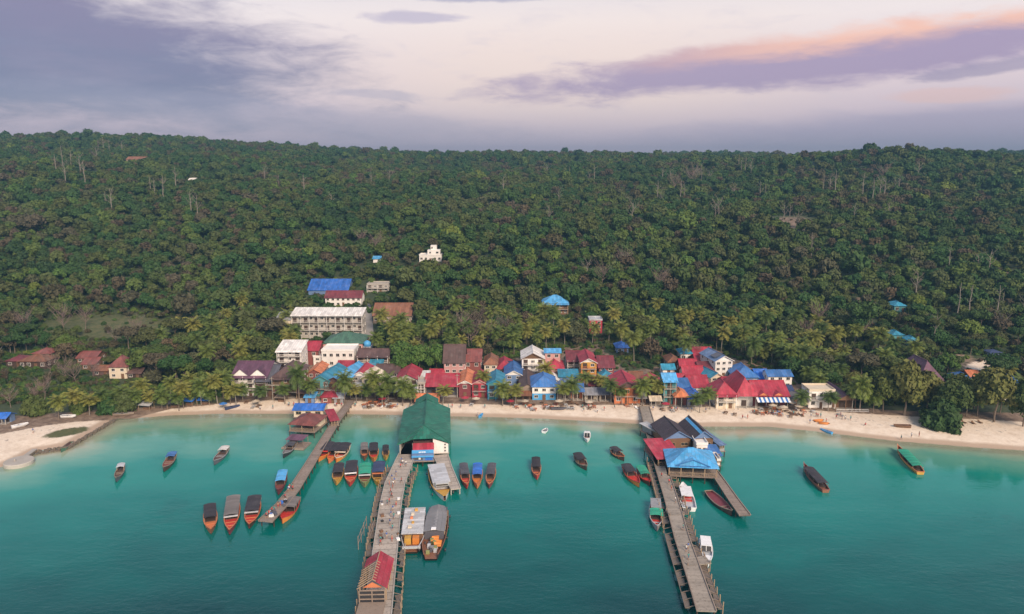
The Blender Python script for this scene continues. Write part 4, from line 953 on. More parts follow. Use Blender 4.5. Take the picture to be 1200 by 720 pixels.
# ------------------------------------------------------------------ boats
def hull_mesh(L, B, blunt=False, n=15, flare=.55, zt=.75, bow=1.15, tip=.04, st=.62, skip_in=None):
    """stern at x=0, bow at x=L; returns outer shell, gunwale and inner deck"""
    ts = [i/(n-1) for i in range(n)]; sec = []
    for t in ts:
        if t < .4: w = st + (1-st)*math.sin(t/.4*math.pi/2)
        else:
            k = (t-.4)/.6; w = (1-k**2.3)*(1-tip) + tip
        if blunt: w = max(w, .62) if t < .93 else w
        w *= B/2; z = zt + bow*max(0, t-.45)**2.2*2.6 + .12*(1-t)**3; kz = -.45 + 1.0*max(0, t-.72)**1.6*4.0
        sec.append((t*L + (0 if t < .99 else .15), w, z, min(kz, z-.15)))
    o = MB(); g = MB(); d = MB()
    def ring(s): x, w, z, kz = s; return [Vector((x,-w,z)), Vector((x,-w*.86,.05+max(0,kz)*.6)), Vector((x,-w*.4,kz*.8)), Vector((x,0,kz)), Vector((x,w*.4,kz*.8)), Vector((x,w*.86,.05+max(0,kz)*.6)), Vector((x,w,z))]
    rs_ = [ring(s) for s in sec]
    for a, b in zip(rs_, rs_[1:]):
        for i in range(6): o.face([a[i], a[i+1], b[i+1], b[i]])
    o.face(list(reversed(rs_[0])))
    for s1, s2 in zip(sec, sec[1:]):
        for sg in (-1, 1):
            g.bar((s1[0], sg*s1[1], s1[2]+.03), (s2[0], sg*s2[1], s2[2]+.03), .17)
            a = (s1[0], sg*(s1[1]-.06), s1[2]-.02); b = (s2[0], sg*(s2[1]-.06), s2[2]-.02); lo1 = (s1[0], sg*s1[1]*.82, max(.42, s1[3]+.1)); lo2 = (s2[0], sg*s2[1]*.82, max(.42, s2[3]+.1))
            d.face([a, b, lo2, lo1])
        d.face([(s1[0],-s1[1]*.82,max(.42,s1[3]+.1)),(s2[0],-s2[1]*.82,max(.42,s2[3]+.1)),(s2[0],s2[1]*.82,max(.42,s2[3]+.1)),(s1[0],s1[1]*.82,max(.42,s1[3]+.1))])
    g.bar((sec[0][0], -sec[0][1], sec[0][2]+.03), (sec[0][0], sec[0][1], sec[0][2]+.03), .17)
    return o, g, d, sec
def longtail(label, bow, stern, wpx, hullc, inc, canc, c0=.03, c1=.6, bar=None, rim=None, high=1.85, group='wooden longtail boats in the bay', name='longtail_boat', engine=True, cat='boat', motor=True):
    a = P(*bow, .7); b = P(stern[0], stern[1] + (5 if canc else 1), .9); d = a-b; d.z = 0; L = min(max(d.length, 7), 19); rz = math.atan2(d.y, d.x)
    mid = (a+b)/2; s = F/depth_of(mid.x, mid.y, 0); B = min(max(wpx/s, 1.7), 3.6)
    o = mid - d.normalized()*L/2; root = empty(name, (o.x, o.y, 0), rz, label, cat, group)
    root.rotation_euler = (random.uniform(-.02,.02), random.uniform(-.01,.01), rz)
    sh_, g, dk, sec = hull_mesh(L, B)
    sh_.build('hull', PM(hullc), root); g.build('gunwale', PM(rim or hullc), root); dk.build('deck', PM(inc), root)
    zb = sec[-1][2]; MB().bar((L-.25,0,zb-.5),(L+.45,0,zb+.45),.22,.12).build('prow_post', PM(rim or hullc), root)
    for f in (c1+.07, c1+.17):
        if f < .95:
            i = int(f*14); w = sec[i][1]*.86; MB().box(f*L-.16, f*L+.16, -w, w, .5, .6).build('bench', PM(rim or inc), root)
    if canc:
        w = B/2*.94; x0, x1 = c0*L, c1*L; q = MB(); nn = 6
        for i in range(nn):
            ya = -w + 2*w*i/nn; yb = ya + 2*w/nn; za = high + .25*(1-(ya/w)**2); zb2 = high + .25*(1-(yb/w)**2)
            q.slab([(x0,ya,za),(x1,ya,za),(x1,yb,zb2),(x0,yb,zb2)], .07)
        q.build('canopy', RM(canc) if canc not in ('black','charcoal') else CAN, root)
        np_ = 4
        for i in range(np_):
            for sg in (-1, 1): MB().bar((x0+.15+(x1-x0-.3)*i/(np_-1), sg*(w-.22), .6), (x0+.15+(x1-x0-.3)*i/(np_-1), sg*(w-.08), high), .07).build('canopy_post', PM('timber'), root)
        MB().box(x0+.4, x1-.6, -w*.8, w*.8, .26, .62).build('seat_block', PM('darkwood'), root)
        if bar: MB().box(x1+.02, x1+.5, -w*.95, w*.95, 1.5, 1.72).build('front_bar', PM(bar), root)
    if motor:
        e = MB().box(-.75, -.05, -.28, .28, .9, 1.4).build('engine', PM('slate'), root); MB().bar((-.6,0,1.1),(-3.1,.2,-.15),.07).build('propeller_shaft', PM('steel'), e)
    return root
CAN = roofm('canopy_dark_tarp', (.032,.028,.036), .75, .35, .9)
RMC = lambda n, c: MATS.setdefault('roof_sheet_'+n, roofm('roof_sheet_'+n, c))
C['tarp_green'] = (.01,.33,.20); C['tarp_brown'] = (.17,.15,.14)
lt = longtail; random.seed(21)
lt('boat with black canopy and orange brown foredeck, leftmost by the left pier', (247,623),(246,589),15,'rust','orange','black',rim='orange')
lt('boat with brown grey canopy and red foredeck, second from the left', (269,624),(274,580),19,'maroon','red','tarp_brown',bar='lightgrey',rim='orange',c0=.0,c1=.62)
lt('boat with black canopy and bright red foredeck, third from the left by the left pier', (292,617),(299,579),17,'darkwood','red','black',bar='lightgrey',rim='orange')
lt('boat with greyish open canopy and red foredeck lying against the end of the left pier', (331,611),(346,581),18,'tangerine','red','tarp_brown',c1=.55,rim='red')
lt('slim boat with bright blue canopy beside the bend of the left pier', (326,578),(332,549),12,'maroon','redbrown','sky')
lt('small dark boat with grey cabin drifting farthest left in the open bay', (136,563),(143,541),9,'slate','brown','steel',c0=.05,c1=.34,rim='oldwood')
lt('dark open boat with a small blue canopy at its stern, left part of the bay', (192,551),(203,528),11,'darkwood','redbrown','blue',c0=.02,c1=.36,rim='oldwood')
lt('grey boat with short white canopy, nearest the beach in the left part of the bay', (251,543),(265,521),11,'slate','brown','white',c0=.02,c1=.34,rim='grey')
lt('dark boat tied at the left side of the floating dock', (332,535),(345,514),10,'black','slate','slate',c1=.5,rim='grey')
lt('orange red boat with dark canopy, closest to the right side of the left pier', (373,539),(388,516),13,'tangerine','red','black',bar='red')
lt('boat with dark canopy and orange bow, middle of three tied together by the left pier', (385,541),(397,517),12,'orange','red','charcoal',rim='tangerine')
lt('boat with dark canopy and cream striped bow, right one of three by the left pier', (394,540),(406,517),14,'tangerine','red','black',bar='cream',rim='cream')
lt('boat with yellow bow rim and black canopy, left end of the front row of four', (394,567),(398,541),13,'yellow','rust','black',rim='yellow')
lt('boat with white front bar and scarlet bow, second in the front row of four', (410,568),(413,538),15,'red','red','black',bar='plastic_white',rim='orange')
lt('boat with bright green canopy and pale green bow, third in the front row of four', (427,569),(428,541),15,'olive','redbrown','tarp_green',bar='lightgrey',rim='olive')
lt('boat with golden yellow bow and blue grey canopy, right end of the row of four', (442,567),(445,539),15,'yellow','darkwood','navy',rim='yellow',bar='orange')
lt('narrow brown boat with open deck, left one of the three behind the front row', (427,538),(427,517),9,'rust','orange','tarp_brown')
lt('boat with dark canopy and orange bow, middle of the three behind the front row', (438,540),(438,517),11,'tangerine','red','black')
lt('small boat with yellow orange bow, right one of the three behind the front row', (452,538),(452,520),8,'yellow','rust','charcoal')
lt('boat with grey canopy and red bow, left one of the three right of the ferry', (547,571),(543,541),11,'red','red','slate',rim='orange')
lt('boat with royal blue canopy and orange bow, middle of the three right of the ferry', (559,571),(560,541),12,'orange','tangerine','royal',rim='orange')
lt('boat with teal grey canopy and orange rim, rightmost of three beside the yellow bowed ferry', (573,570),(577,541),11,'maroon','rust','slate',rim='orange')
lt('lone boat with black canopy and red bow in the middle of the bay', (629,560),(628,534),11,'red','redbrown','black',rim='orange')
lt('lone boat with black canopy pointing right, below the small white speedboat', (687,549),(676,529),12,'darkwood','redbrown','black',rim='oldwood')
lt('dark boat moored highest of the three left of the right pier', (731,538),(718,522),11,'darkwood','redbrown','black',rim='orange')
lt('long boat with scarlet cargo on the foredeck left of the right pier', (749,569),(733,542),13,'tangerine','red','black',rim='red',c1=.5)
lt('boat with small green canopy between the scarlet cargo boat and the right pier', (761,567),(750,544),12,'darkwood','red','tarp_green',rim='red')
r = lt('long boat with green canopy and grey stern roof moored against the right pier', (770,620),(768,583),16,'grey','red','tarp_green',c0=.42,c1=.68,rim='lightgrey',motor=False)
MB().box(.3, 5.5, -1.3, 1.3, 1.9, 2.0).build('stern_roof', PM('grey'), r)
for sg in (-1, 1): MB().bar((.5,sg*1.2,.6),(.5,sg*1.2,1.9),.08).bar((5.3,sg*1.2,.6),(5.3,sg*1.2,1.9),.08).build('stern_roof_post', PM('timber'), r)
lt('dark red open wooden boat with slatted seats beside the narrow side pier', (857,602),(830,574),15,'darkwood','maroon',None,rim='oldwood',motor=False)
lt('red brown boat with long dark canopy and raised prow alone at the right', (942,547),(968,569),13,'rust','rust','black',c0=.12,c1=.8,rim='redbrown',motor=False)
lt('boat with jade green canopy and golden stern, farthest right in the bay', (1052,526),(1079,548),13,'yellow','wood','tarp_green',c0=.1,c1=.78,rim='orange',motor=False)
lt('low dark green rowing boat by the stones of the left spit', (74,526),(82,518),6,'hipgreen','brown',None,rim='oldwood',motor=False)
# motor boats
def speedboat(label, bow, stern, wpx, cab=(.1,.55), inner='steel', seats=None, hullc='plastic_white', blue=False):
    a = P(*bow, .6); b = P(stern[0], stern[1]+3, .6); d = a-b; d.z = 0; L = max(d.length, 4.5); rz = math.atan2(d.y, d.x); mid = (a+b)/2
    B = max(1.7, wpx*depth_of(mid.x, mid.y, 0)/F); o = mid-d.normalized()*L/2; root = empty('speedboat', (o.x, o.y, 0), rz, label, 'speedboat', 'white motor boats in the bay')
    sh_, g, dk, sec = hull_mesh(L, B, zt=.85, bow=.5, tip=.06, st=.88)
    sh_.build('hull', PM(hullc), root); g.build('gunwale', PM('plastic_white'), root); dk.build('deck', PM(inner), root)
    fd = MB()
    for s1, s2 in zip(sec, sec[1:]):
        if s1[0] > L*(cab[1]+.08): fd.slab([(s1[0],-s1[1]+.05,s1[2]),(s2[0],-s2[1]+.02,s2[2]),(s2[0],s2[1]-.02,s2[2]),(s1[0],s1[1]-.05,s1[2])], .05)
    fd.build('foredeck', PM('plastic_white'), root)
    w = B/2*.8; x0, x1 = cab[0]*L, cab[1]*L
    MB().slab([(x0,-w,2.15),(x1-.3,-w,2.2),(x1-.3,w,2.2),(x0,w,2.15)], .1).build('canopy', PM('plastic_white'), root)
    c = MB().slab([(x1,-w,1.0),(x1,w,1.0),(x1-.5,w*.95,2.05),(x1-.5,-w*.95,2.05)], .05).build('windscreen', glassm(), root)
    MB().bar((x1,0,1.03),(x1-.5,0,2.1),.09).bar((x1,-w,1.03),(x1-.5,-w,2.1),.09).bar((x1,w,1.03),(x1-.5,w,2.1),.09).build('windscreen_frame', PM('plastic_white'), c)
    for sg in (-1, 1): MB().bar((x0,sg*w*.95,.8),(x0,sg*w*.95,2.1),.07).build('canopy_post', PM('steel'), root)
    for i in range(3): MB().box(x0+.3+i*(x1-x0-1)/3, x0+.8+i*(x1-x0-1)/3, -w*.85, w*.85, .3, .8).build('seat', PM(seats or 'lightgrey'), root)
    e = MB().box(-.6,.05,-.3,.3,.5,1.3).build('outboard_motor', PM('slate'), root); MB().bar((-.35,0,.5),(-.4,0,-.5),.14).build('motor_leg', PM('slate'), e)
    return root
speedboat('white speedboat with flat white top moored to the lower part of the right pier', (829,663),(826,631),15,(.05,.5))
speedboat('white speedboat with red seats just below the bright blue pavilion', (800,568),(808,594),17,(.3,.72),seats='red')
speedboat('small white speedboat near the beach right of the middle', (688,517),(688,505),8,(.3,.6),seats='redbrown')
# small tenders
def dinghy(label, px, py, L, B, rz, c, inner, name='dinghy', cat='dinghy'):
    p = P(px, py, 0); r = empty(name, (p.x, p.y, 0), rz, label, cat)
    sh_, g, dk, sec = hull_mesh(L, B, zt=.42, bow=.15, tip=.2, st=.8, n=11); sh_.build('hull', PM(c), r); g.build('gunwale', PM(c), r); dk.build('deck', PM(inner), r)
    MB().box(L*.4, L*.48, -B*.4, B*.4, .35, .42).build('bench', PM(inner), r); return r
dinghy('tiny white dinghy with grey inside, left of the small speedboat', 637, 508, 3.4, 1.7, R(70), 'plastic_white', 'grey')
dinghy('light blue kayak drifting just off the right beach', 975, 509, 4.2, 1.2, R(120), 'sky', 'slateblue', 'kayak', 'kayak')
dinghy('pale blue paddle board with a dark figure off the middle beach', 562, 490, 3.4, 1.0, R(75), 'sky', 'sky', 'paddle_board', 'paddle board')
# ferries
def ferry(label, bow, stern, wpx, kind):
    a = P(*bow, 1); b = P(stern[0], stern[1]+8, 1); d = a-b; d.z = 0; L = d.length; rz = math.atan2(d.y, d.x); mid = (a+b)/2
    B = wpx*depth_of(mid.x, mid.y, 0)/F; o = mid-d.normalized()*L/2; root = empty('ferry', (o.x, o.y, 0), rz, label, 'ferry', 'big wooden ferries by the middle pier')
    sh_, g, dk, sec = hull_mesh(L, B, blunt=(kind != 'yellow'), zt=1.2, bow=.5, tip=.12 if kind == 'yellow' else .55, st=.85)
    hc = {'yellow': 'lightgrey', 'box': 'darkwood', 'cargo': 'black'}[kind]
    sh_.build('hull', PM(hc), root); g.build('gunwale', PM({'yellow':'yellow','box':'lightgrey','cargo':'rust'}[kind]), root); dk.build('deck', PM('rust'), root)
    w = B/2*.8; c1 = {'yellow': .66, 'box': .74, 'cargo': .6}[kind]; x1 = L*c1
    MB().box(.4, x1, -w, w, .45, 2.5).build('cabin', WM({'yellow':'lightgrey','box':'wood','cargo':'slate'}[kind]), root)
    q = MB(); rc = 'steel' if kind == 'yellow' else 'lightgrey' if kind == 'box' else 'grey'
    if kind == 'cargo':
        prev = None
        for i in range(9):
            t_ = i/8; x = .1 + (x1+.2)*t_; ww = (w+.25)*math.sin(min(1, .45+t_*1.2)*math.pi/2)
            if prev: q.slab([(prev[0],-prev[1],2.6),(x,-ww,2.6),(x,0,3.05),(prev[0],0,3.05)], .08); q.slab([(prev[0],prev[1],2.6),(prev[0],0,3.05),(x,0,3.05),(x,ww,2.6)], .08)
            prev = (x, ww)
    else: q.box(.1, x1+.4, -w-.25, w+.25, 2.52, 2.66)
    rf = q.build('roof', RM(rc), root)
    for i in range(5):
        for sg in (-1, 1): window(root, .9+(x1-1.4)*(i+.5)/5, sg*(w+.031), 1.3, (x1-1.4)/5*.6, .7, R(180) if sg > 0 else 0, 'timber')
    if kind == 'box':
        for y in (-w*.42, w*.38): MB().box(x1+.45, x1+2.0, y-.75, y+.75, .8, 2.3).build('yellow_crate', PM('tangerine' if y > 0 else 'yellow'), root)
        MB().box(x1+.3, L*.96, -w*.95, w*.95, .5, .75).build('foredeck', PM('rust'), root); MB().box(L*.965, L*1.0, -w*.9, w*.9, 1.1, 1.5).build('bow_rail', PM('lightgrey'), root)
        for i in range(5):
            x, y = L*(.08+.12*i), random.uniform(-.6,.6)*w; MB().box(x, x+random.uniform(.5,1.1), y, y+random.uniform(.4,1), 2.67, 2.67+random.uniform(.25,.5)).build('roof_cargo', PM(('yellow','cream','orange')[i % 3]), rf)
    elif kind == 'cargo':
        MB().box(x1*.94, x1*.94+1.1, -w*.3, w*.2, 2.98, 3.15).build('roof_hatch', PM('plastic_white'), rf)
        random.seed(8)
        for i in range(16):
            x = x1+.5+random.random()*(L*.93-x1-1.2); y = random.uniform(-.75,.3)*w; MB().box(x, x+random.uniform(.5,.9), y, y+random.uniform(.5,.9), .4, random.uniform(.9,1.7)).build('crate', PM(random.choice(['steel','olive','grey','slate'])), root)
        ta = MB(); 
        for i in range(10):
            x = x1+.2+i*.42; y = w*(.55 if i > 4 else .2) ; ta.slab([(x,y-.9,1.4+.2*(i%3)),(x+.5,y-.9,1.3+.2*(i%2)),(x+.5,y+.7,1.2+.25*(i%2)),(x,y+.7,1.5)], .3)
        ta.build('orange_tarp', PM('tangerine'), root)
    else:
        MB().box(x1-.1, x1+1.6, -w*.8, w*.8, 2.0, 2.75).build('wheelhouse', WM('lightgrey'), root); MB().box(x1+1.61, x1+1.66, -w*.75, w*.75, 2.15, 2.6).build('windscreen', glassm(), root)
        fd = MB()
        for s1, s2 in zip(sec, sec[1:]):
            if s1[0] > L*.74: fd.slab([(s1[0],-s1[1]+.1,s1[2]),(s2[0],-s2[1]+.1,s2[2]),(s2[0],s2[1]-.1,s2[2]),(s1[0],s1[1]-.1,s1[2])], .06)
        fd.build('foredeck', PM('yellow'), root)
    for i in range(4):
        for sg in (-1, 1): MB().tube([(1.5+i*(L-4)/3.2, sg*(B/2+.12)-.12, .55),(1.5+i*(L-4)/3.2, sg*(B/2+.12)+.12, .55)], .38, 10).build('tyre_fender', PM('black'), root)
    return root
ferry('white ferry with grey roof and bright yellow bow beside the short side jetty', (521,583),(511,542),23,'yellow')
ferry('boxy wooden ferry with flat grey roof and two yellow crates, left of the pair', (482,644),(487,594),28,'box')
ferry('dark ferry with rounded grey roof and orange tarpaulin on deck, right of the pair', (505,652),(514,592),28,'cargo')
# ------------------------------------------------------------------ vegetation
def leafm(name, stops, rough=.7, zone=True, lo=.75, hi=1.35):
    """leaves: tone by tree, by the stand it grows in, and by leaf clump"""
    if name in MATS: return MATS[name]
    m, t = new_mat(name)
    oi = t.n('ShaderNodeObjectInfo'); geo = t.n('ShaderNodeNewGeometry'); tc = t.n('ShaderNodeTexCoord')
    f = oi.outputs['Random']
    if zone:
        loc = oi.outputs['Location']
        z1 = t.noise(loc, .0085, 6, .72)
        f = t.m('ADD', t.m('MULTIPLY', f, .5), t.m('MULTIPLY', t.m('SUBTRACT', z1, .29), 1.25))
    c = t.ramp(f, stops)
    n1 = t.noise(tc.outputs['Object'], .45, 2); n2 = t.noise(geo.outputs['Position'], 3.0, 2, .7)
    k = t.m('MULTIPLY', t.m('MULTIPLY_ADD', n1, .9, .55), t.m('MULTIPLY_ADD', n2, hi-lo, lo))
    h = t.m('MULTIPLY_ADD', t.m('SUBTRACT', n1, .5), .05, .5)
    hs = t.n('ShaderNodeHueSaturation', ins={'Color': c, 'Value': t.m('MULTIPLY', k, 1.24), 'Hue': h})
    b = t.n('ShaderNodeBsdfPrincipled', ins={'Base Color': hs.outputs[0], 'Roughness': rough})
    b.inputs['Specular IOR Level'].default_value = .25
    o = t.n('ShaderNodeOutputMaterial'); t.link(b.outputs[0], o.inputs[0]); MATS[name] = m; return m
LEAF = leafm('leaves_forest', [(0, (.010,.021,.009)), (.16, (.016,.037,.011)), (.3, (.026,.051,.012)), (.4, (.022,.057,.013)), (.5, (.038,.063,.014)), (.6, (.050,.056,.017)), (.7, (.060,.094,.016)), (.8, (.050,.050,.026)), (.9, (.066,.050,.033)), (1, (.050,.060,.026))])
LDRY = leafm('leaves_dry', [(0, (0.0429,0.0363,0.0198)), (.4, (0.0660,0.0495,0.0297)), (.7, (0.0561,0.0515,0.0231)), (1, (0.0990,0.0660,0.0396))])
LBRT = leafm('leaves_bright', [(0, (0.0396,0.0792,0.0132)), (.5, (0.0561,0.1056,0.0198)), (1, (0.0990,0.1254,0.0198))], zone=False)
LSHORE = leafm('leaves_shore', [(0, (0.0363,0.0561,0.0132)), (.5, (0.0627,0.0759,0.0158)), (1, (0.0924,0.0924,0.0231))], zone=False)
LPALM = leafm('palm_fronds', [(0, (.05,.078,.016)), (.5, (.088,.115,.021)), (1, (.155,.145,.03))], zone=False, rough=.5)
BARK = dull('bark', (.17,.13,.10), .95, .3, .6, .2); BARKP = dull('bark_pale', (.22,.19,.16), .9, .3, .5, .2)
def crown_mesh(name, m, seed, R_=4.6, hh=4.2, nl=13, cards=1000, cs=.55, core=.82, flat=.75, gaps=False, shape='round'):
    r = random.Random(seed); v = []; f = []
    lobes = []
    for i in range(nl):
        a = i*2.39996 + r.uniform(-.4,.4); q = math.sqrt((i+.5)/nl)*r.uniform(.75,1.05)
        x, y = math.cos(a)*q*R_*.72, math.sin(a)*q*R_*.72
        if shape == 'umbrella': z = hh*(.55+.25*(1-q*q)) + r.uniform(-.4,.5)
        elif shape == 'tall': z = hh*r.uniform(.0,1.0)*(1-.45*q)+hh*.1; x *= .7; y *= .7
        else: z = hh*(.12+.68*(1-q*q*.95)) + r.uniform(-.6,.6)
        lobes.append((Vector((x, y, z)), R_*r.uniform(.24,.42)*(1.0 if shape != 'umbrella' else .8)))
    ico = [Vector(p).normalized() for p in [(0,0,1),(.894,0,.447),(.276,.851,.447),(-.724,.526,.447),(-.724,-.526,.447),(.276,-.851,.447),(.724,.526,-.447),(-.276,.851,-.447),(-.894,0,-.447),(-.276,-.851,-.447),(.724,-.526,-.447),(0,0,-1)]]
    tri = [(0,1,2),(0,2,3),(0,3,4),(0,4,5),(0,5,1),(1,6,2),(2,7,3),(3,8,4),(4,9,5),(5,10,1),(2,6,7),(3,7,8),(4,8,9),(5,9,10),(1,10,6),(11,7,6),(11,8,7),(11,9,8),(11,10,9),(11,6,10)]
    if core > 0:
        for c, ra in lobes:
            o = len(v)
            for p in ico: v.append(c + Vector((p.x, p.y, p.z*flat))*ra*core*r.uniform(.75,1.15))
            f += [tuple(o+k for k in t_) for t_ in tri]
    for i in range(cards):
        c, ra = lobes[r.randrange(nl)]
        d = Vector((r.gauss(0,1), r.gauss(0,1), r.gauss(.35,.9))).normalized()
        p = c + Vector((d.x, d.y, d.z*flat))*ra*r.uniform(.72,1.18)
        nrm = (d + Vector((r.gauss(0,.5), r.gauss(0,.5), r.gauss(.2,.5)))).normalized()
        e1 = nrm.orthogonal().normalized(); e2 = nrm.cross(e1); an = r.uniform(0, 6.28); s = cs*r.uniform(.6,1.5)
        ea = (e1*math.cos(an)+e2*math.sin(an))*s; eb = (e2*math.cos(an)-e1*math.sin(an))*s*.62
        o = len(v); v += [p-ea, p+eb*.9-ea*.1, p+ea, p-eb*.9+ea*.1]; f.append((o,o+1,o+2,o+3))
    me = bpy.data.meshes.new(name); me.from_pydata([tuple(p) for p in v], [], f); me.materials.append(m); me.update(); return me
def trunk_mesh(seed, h=7, r0=.32, m=None, limbs=5, spread=2.6, top=3.0, name='trunk'):
    r = random.Random(seed); b = MB(); pts = []; x = y = 0
    for i in range(5): pts.append((x, y, -1.5 + (h+1.5)*i/4)); x += r.uniform(-.3,.3); y += r.uniform(-.3,.3)
    b.tube(pts, [r0, r0*.8, r0*.65, r0*.52, r0*.4], 6)
    for i in range(limbs):
        a = i*2.4 + r.uniform(-.4,.4); s = Vector(pts[-1] if i % 2 else pts[-2]); s2 = s + Vector((math.cos(a)*spread*.5, math.sin(a)*spread*.5, top*.5)); s3 = s2 + Vector((math.cos(a+.3)*spread*.6, math.sin(a+.3)*spread*.6, top*.55))
        b.tube([s, s2, s3], [r0*.42, r0*.28, r0*.1], 5)
    return b.mesh(name, m or BARK)
def bare_mesh(seed, h=13, r0=.28, m=None, n=9, wide=.8):
    r = random.Random(seed); b = MB(); x = y = 0; pts = []
    for i in range(6): pts.append(Vector((x, y, -1.5+(h+1.5)*i/5))); x += r.uniform(-.35,.35); y += r.uniform(-.3,.3)
    b.tube(pts, [r0*(1-.15*i) for i in range(6)], 6); tw = MB()
    for i in range(n):
        k = r.uniform(.5,1)*5; a0 = pts[int(min(k,4))].lerp(pts[int(min(k,4))+1], k % 1 if k < 5 else 1); a = i*2.4+r.uniform(-.5,.5); l = r.uniform(1.4,3)*wide
        p1 = a0+Vector((math.cos(a)*l*.6, math.sin(a)*l*.6, l*.6)); p2 = p1+Vector((math.cos(a+.4)*l*.5, math.sin(a+.4)*l*.5, l*.8))
        tw.tube([a0,p1,p2], [r0*.35,r0*.22,.03], 4)
        for j in range(3):
            q = p1.lerp(p2, r.random()); e = q+Vector((r.uniform(-1,1), r.uniform(-1,1), r.uniform(.3,1.2)))*wide; tw.tube([q,e], [r0*.14,.02], 3)
    return b.mesh('trunk', m or BARKP), tw.mesh('branches', m or BARKP)
def frond(q, base, a, L, up, seedr, w=1.15, nseg=7, lf=13):
    """one arching frond with a rib and two rows of drooping leaflets"""
    dx, dy = math.cos(a), math.sin(a); pts = []; ang = up; p = Vector(base); seg = L/nseg
    for i in range(nseg+1):
        pts.append(p.copy()); p = p + Vector((dx*math.cos(ang), dy*math.cos(ang), math.sin(ang)))*seg; ang -= seedr.uniform(.12,.22)*(1 if ang > -1.1 else .2)
    side = Vector((-dy, dx, 0))
    for i in range(nseg): q.bar(pts[i], pts[i+1], .09*(1-i/nseg)+.03)
    for i in range(lf):
        t_ = (i+.8)/lf*nseg; k = int(min(t_, nseg-1)); c = pts[k].lerp(pts[k+1], min(1, t_-k)); d = (pts[k+1]-pts[k]).normalized()
        wl = w*math.sin(math.pi*min(.97, (i+1.2)/(lf+1.2)))**.6; hw = L/lf*.46
        for sg in (-1, 1):
            tip = c + side*sg*wl*.85 + d*wl*.45 + Vector((0,0,-wl*seedr.uniform(.2,.7)))
            q.face([c-d*hw, c+d*hw, tip+d*hw*.5, tip-d*hw*.3])
def palm_meshes(seed, h, bend=.6, n=22, L=3.7):
    r = random.Random(seed); a = r.uniform(0, 6.28); pts = []
    for i in range(6):
        t_ = i/5; pts.append((math.cos(a)*bend*t_*t_, math.sin(a)*bend*t_*t_, -1+(h+1)*t_))
    tr = MB().tube(pts, [.24,.19,.16,.15,.14,.17], 7).mesh('trunk', BARKP if seed % 2 else BARK)
    q = MB()
    for i in range(n):
        up = 1.45 - 2.15*(i/n)**.9 + r.uniform(-.12,.12); frond(q, pts[-1], i*2.39996+r.uniform(-.2,.2), L*r.uniform(.85,1.1), up, r)
    cr = q.mesh('crown', LPALM)
    nu = MB()
    for i in range(7):
        aa = i*.9; c = Vector(pts[-1])+Vector((math.cos(aa)*.3, math.sin(aa)*.3, -.25-.1*(i % 2)))
        nu.tube([c+Vector((0,0,-.16)), c, c+Vector((0,0,.16))], [.07,.16,.07], 6)
    return tr, cr, nu.mesh('coconuts', dull('coconut_husk', (.22,.19,.06), .7, .3, 1, .3))
random.seed(11)
KINDS = []       # (crown mesh, trunk mesh, crown base height, crown radius, kind)
for i, (R_, hh, nl, cs, sh, m) in enumerate([(4.7,4.2,14,.55,'round',LEAF),(5.2,4.6,17,.6,'round',LEAF),(4.2,5.2,14,.5,'tall',LEAF),(5.8,3.8,16,.55,'umbrella',LEAF),(4.4,3.8,12,.5,'round',LEAF),(4.9,4.6,15,.55,'round',LBRT)]):
    KINDS.append((crown_mesh('crown', m, 100+i, R_, hh, nl, 2300, cs*.82, .8, .8, shape=sh), trunk_mesh(30+i, 4.6 if sh != 'umbrella' else 7.5, .28, BARK), 2.8 if sh != 'umbrella' else 6.0, R_, 'green' if m is LEAF else 'bright'))
KINDS.append((crown_mesh('crown', LDRY, 120, 4.2, 4.8, 12, 620, .38, .0, .85, shape='tall'), trunk_mesh(60, 5, .24, BARKP, 9, 2.4, 3.4), 3.0, 4.2, 'dry'))
KINDS.append((crown_mesh('crown', LDRY, 121, 4.8, 4.2, 15, 900, .42, .55, .8), trunk_mesh(61, 4.8, .28, BARK, 8, 2.6, 3), 3.2, 4.8, 'dry'))
FAR = [crown_mesh('crown', LEAF, 200+i, 4.9, 4.6, 11+2*i, 620, .7, .84, .8, shape=('round','tall','tall','round')[i]) for i in range(4)] + [crown_mesh('crown', LDRY, 210, 4.4, 4.6, 12, 340, .7, .4, .8, shape='tall'), crown_mesh('crown', LBRT, 211, 4.7, 4.4, 12, 420, .85, .84)]
BARE = [bare_mesh(s, h, r0, None, n, wd) for s, h, r0, n, wd in ((1,14,.3,9,.9),(2,17,.32,7,.7),(3,12,.26,12,1.1),(4,16,.3,5,.6))]
BARE_N = [bare_mesh(s, h, r0, dull('bark_mauve', (.21,.15,.13), .95, .3, .6, .2), n, wd) for s, h, r0, n, wd in ((5,8,.15,34,1.35),(6,7,.14,38,1.45))]
# ---- candidate places of the forest
FL = [(-200,488),(0,489),(150,478),(268,472),(276,446),(330,440),(338,430),(372,402),(430,402),(458,432),(520,444),(530,420),(612,420),(640,410),(700,404),(735,436),(790,426),(800,410),(840,410),(905,434),(935,446),(950,474),(1060,482),(1200,484),(1500,497)]
xs = []; y = 268.0
while y < 2150:
    sp = 6.1 if y < 420 else 6.1 + (y-420)*.004; sp = min(sp, 11.5); umax = .93 if y > 330 else 1.0
    n = int(2*umax*y/sp); row = (np.arange(n)+.5)/n*2*umax*y - umax*y
    xs.append(np.stack([row + rng.uniform(-.42,.42,n)*sp, y + rng.uniform(-.42,.42,n)*sp*.92, np.full(n, sp)], 1)); y += sp*.9
T = np.concatenate(xs); z = hgt(T[:,0], T[:,1]); px, py = project(T[:,0], T[:,1], z); sd = shore_d(T[:,0], T[:,1])
ok = (py < np.interp(px, [a for a,b in FL], [b for a,b in FL])) & (sd > 12)
for cx, cy, rx, ry in CLEAR: ok &= ~((np.hypot((px-cx)/rx, (py-cy)/ry) < .95) & (rng.random(len(T)) < .93))
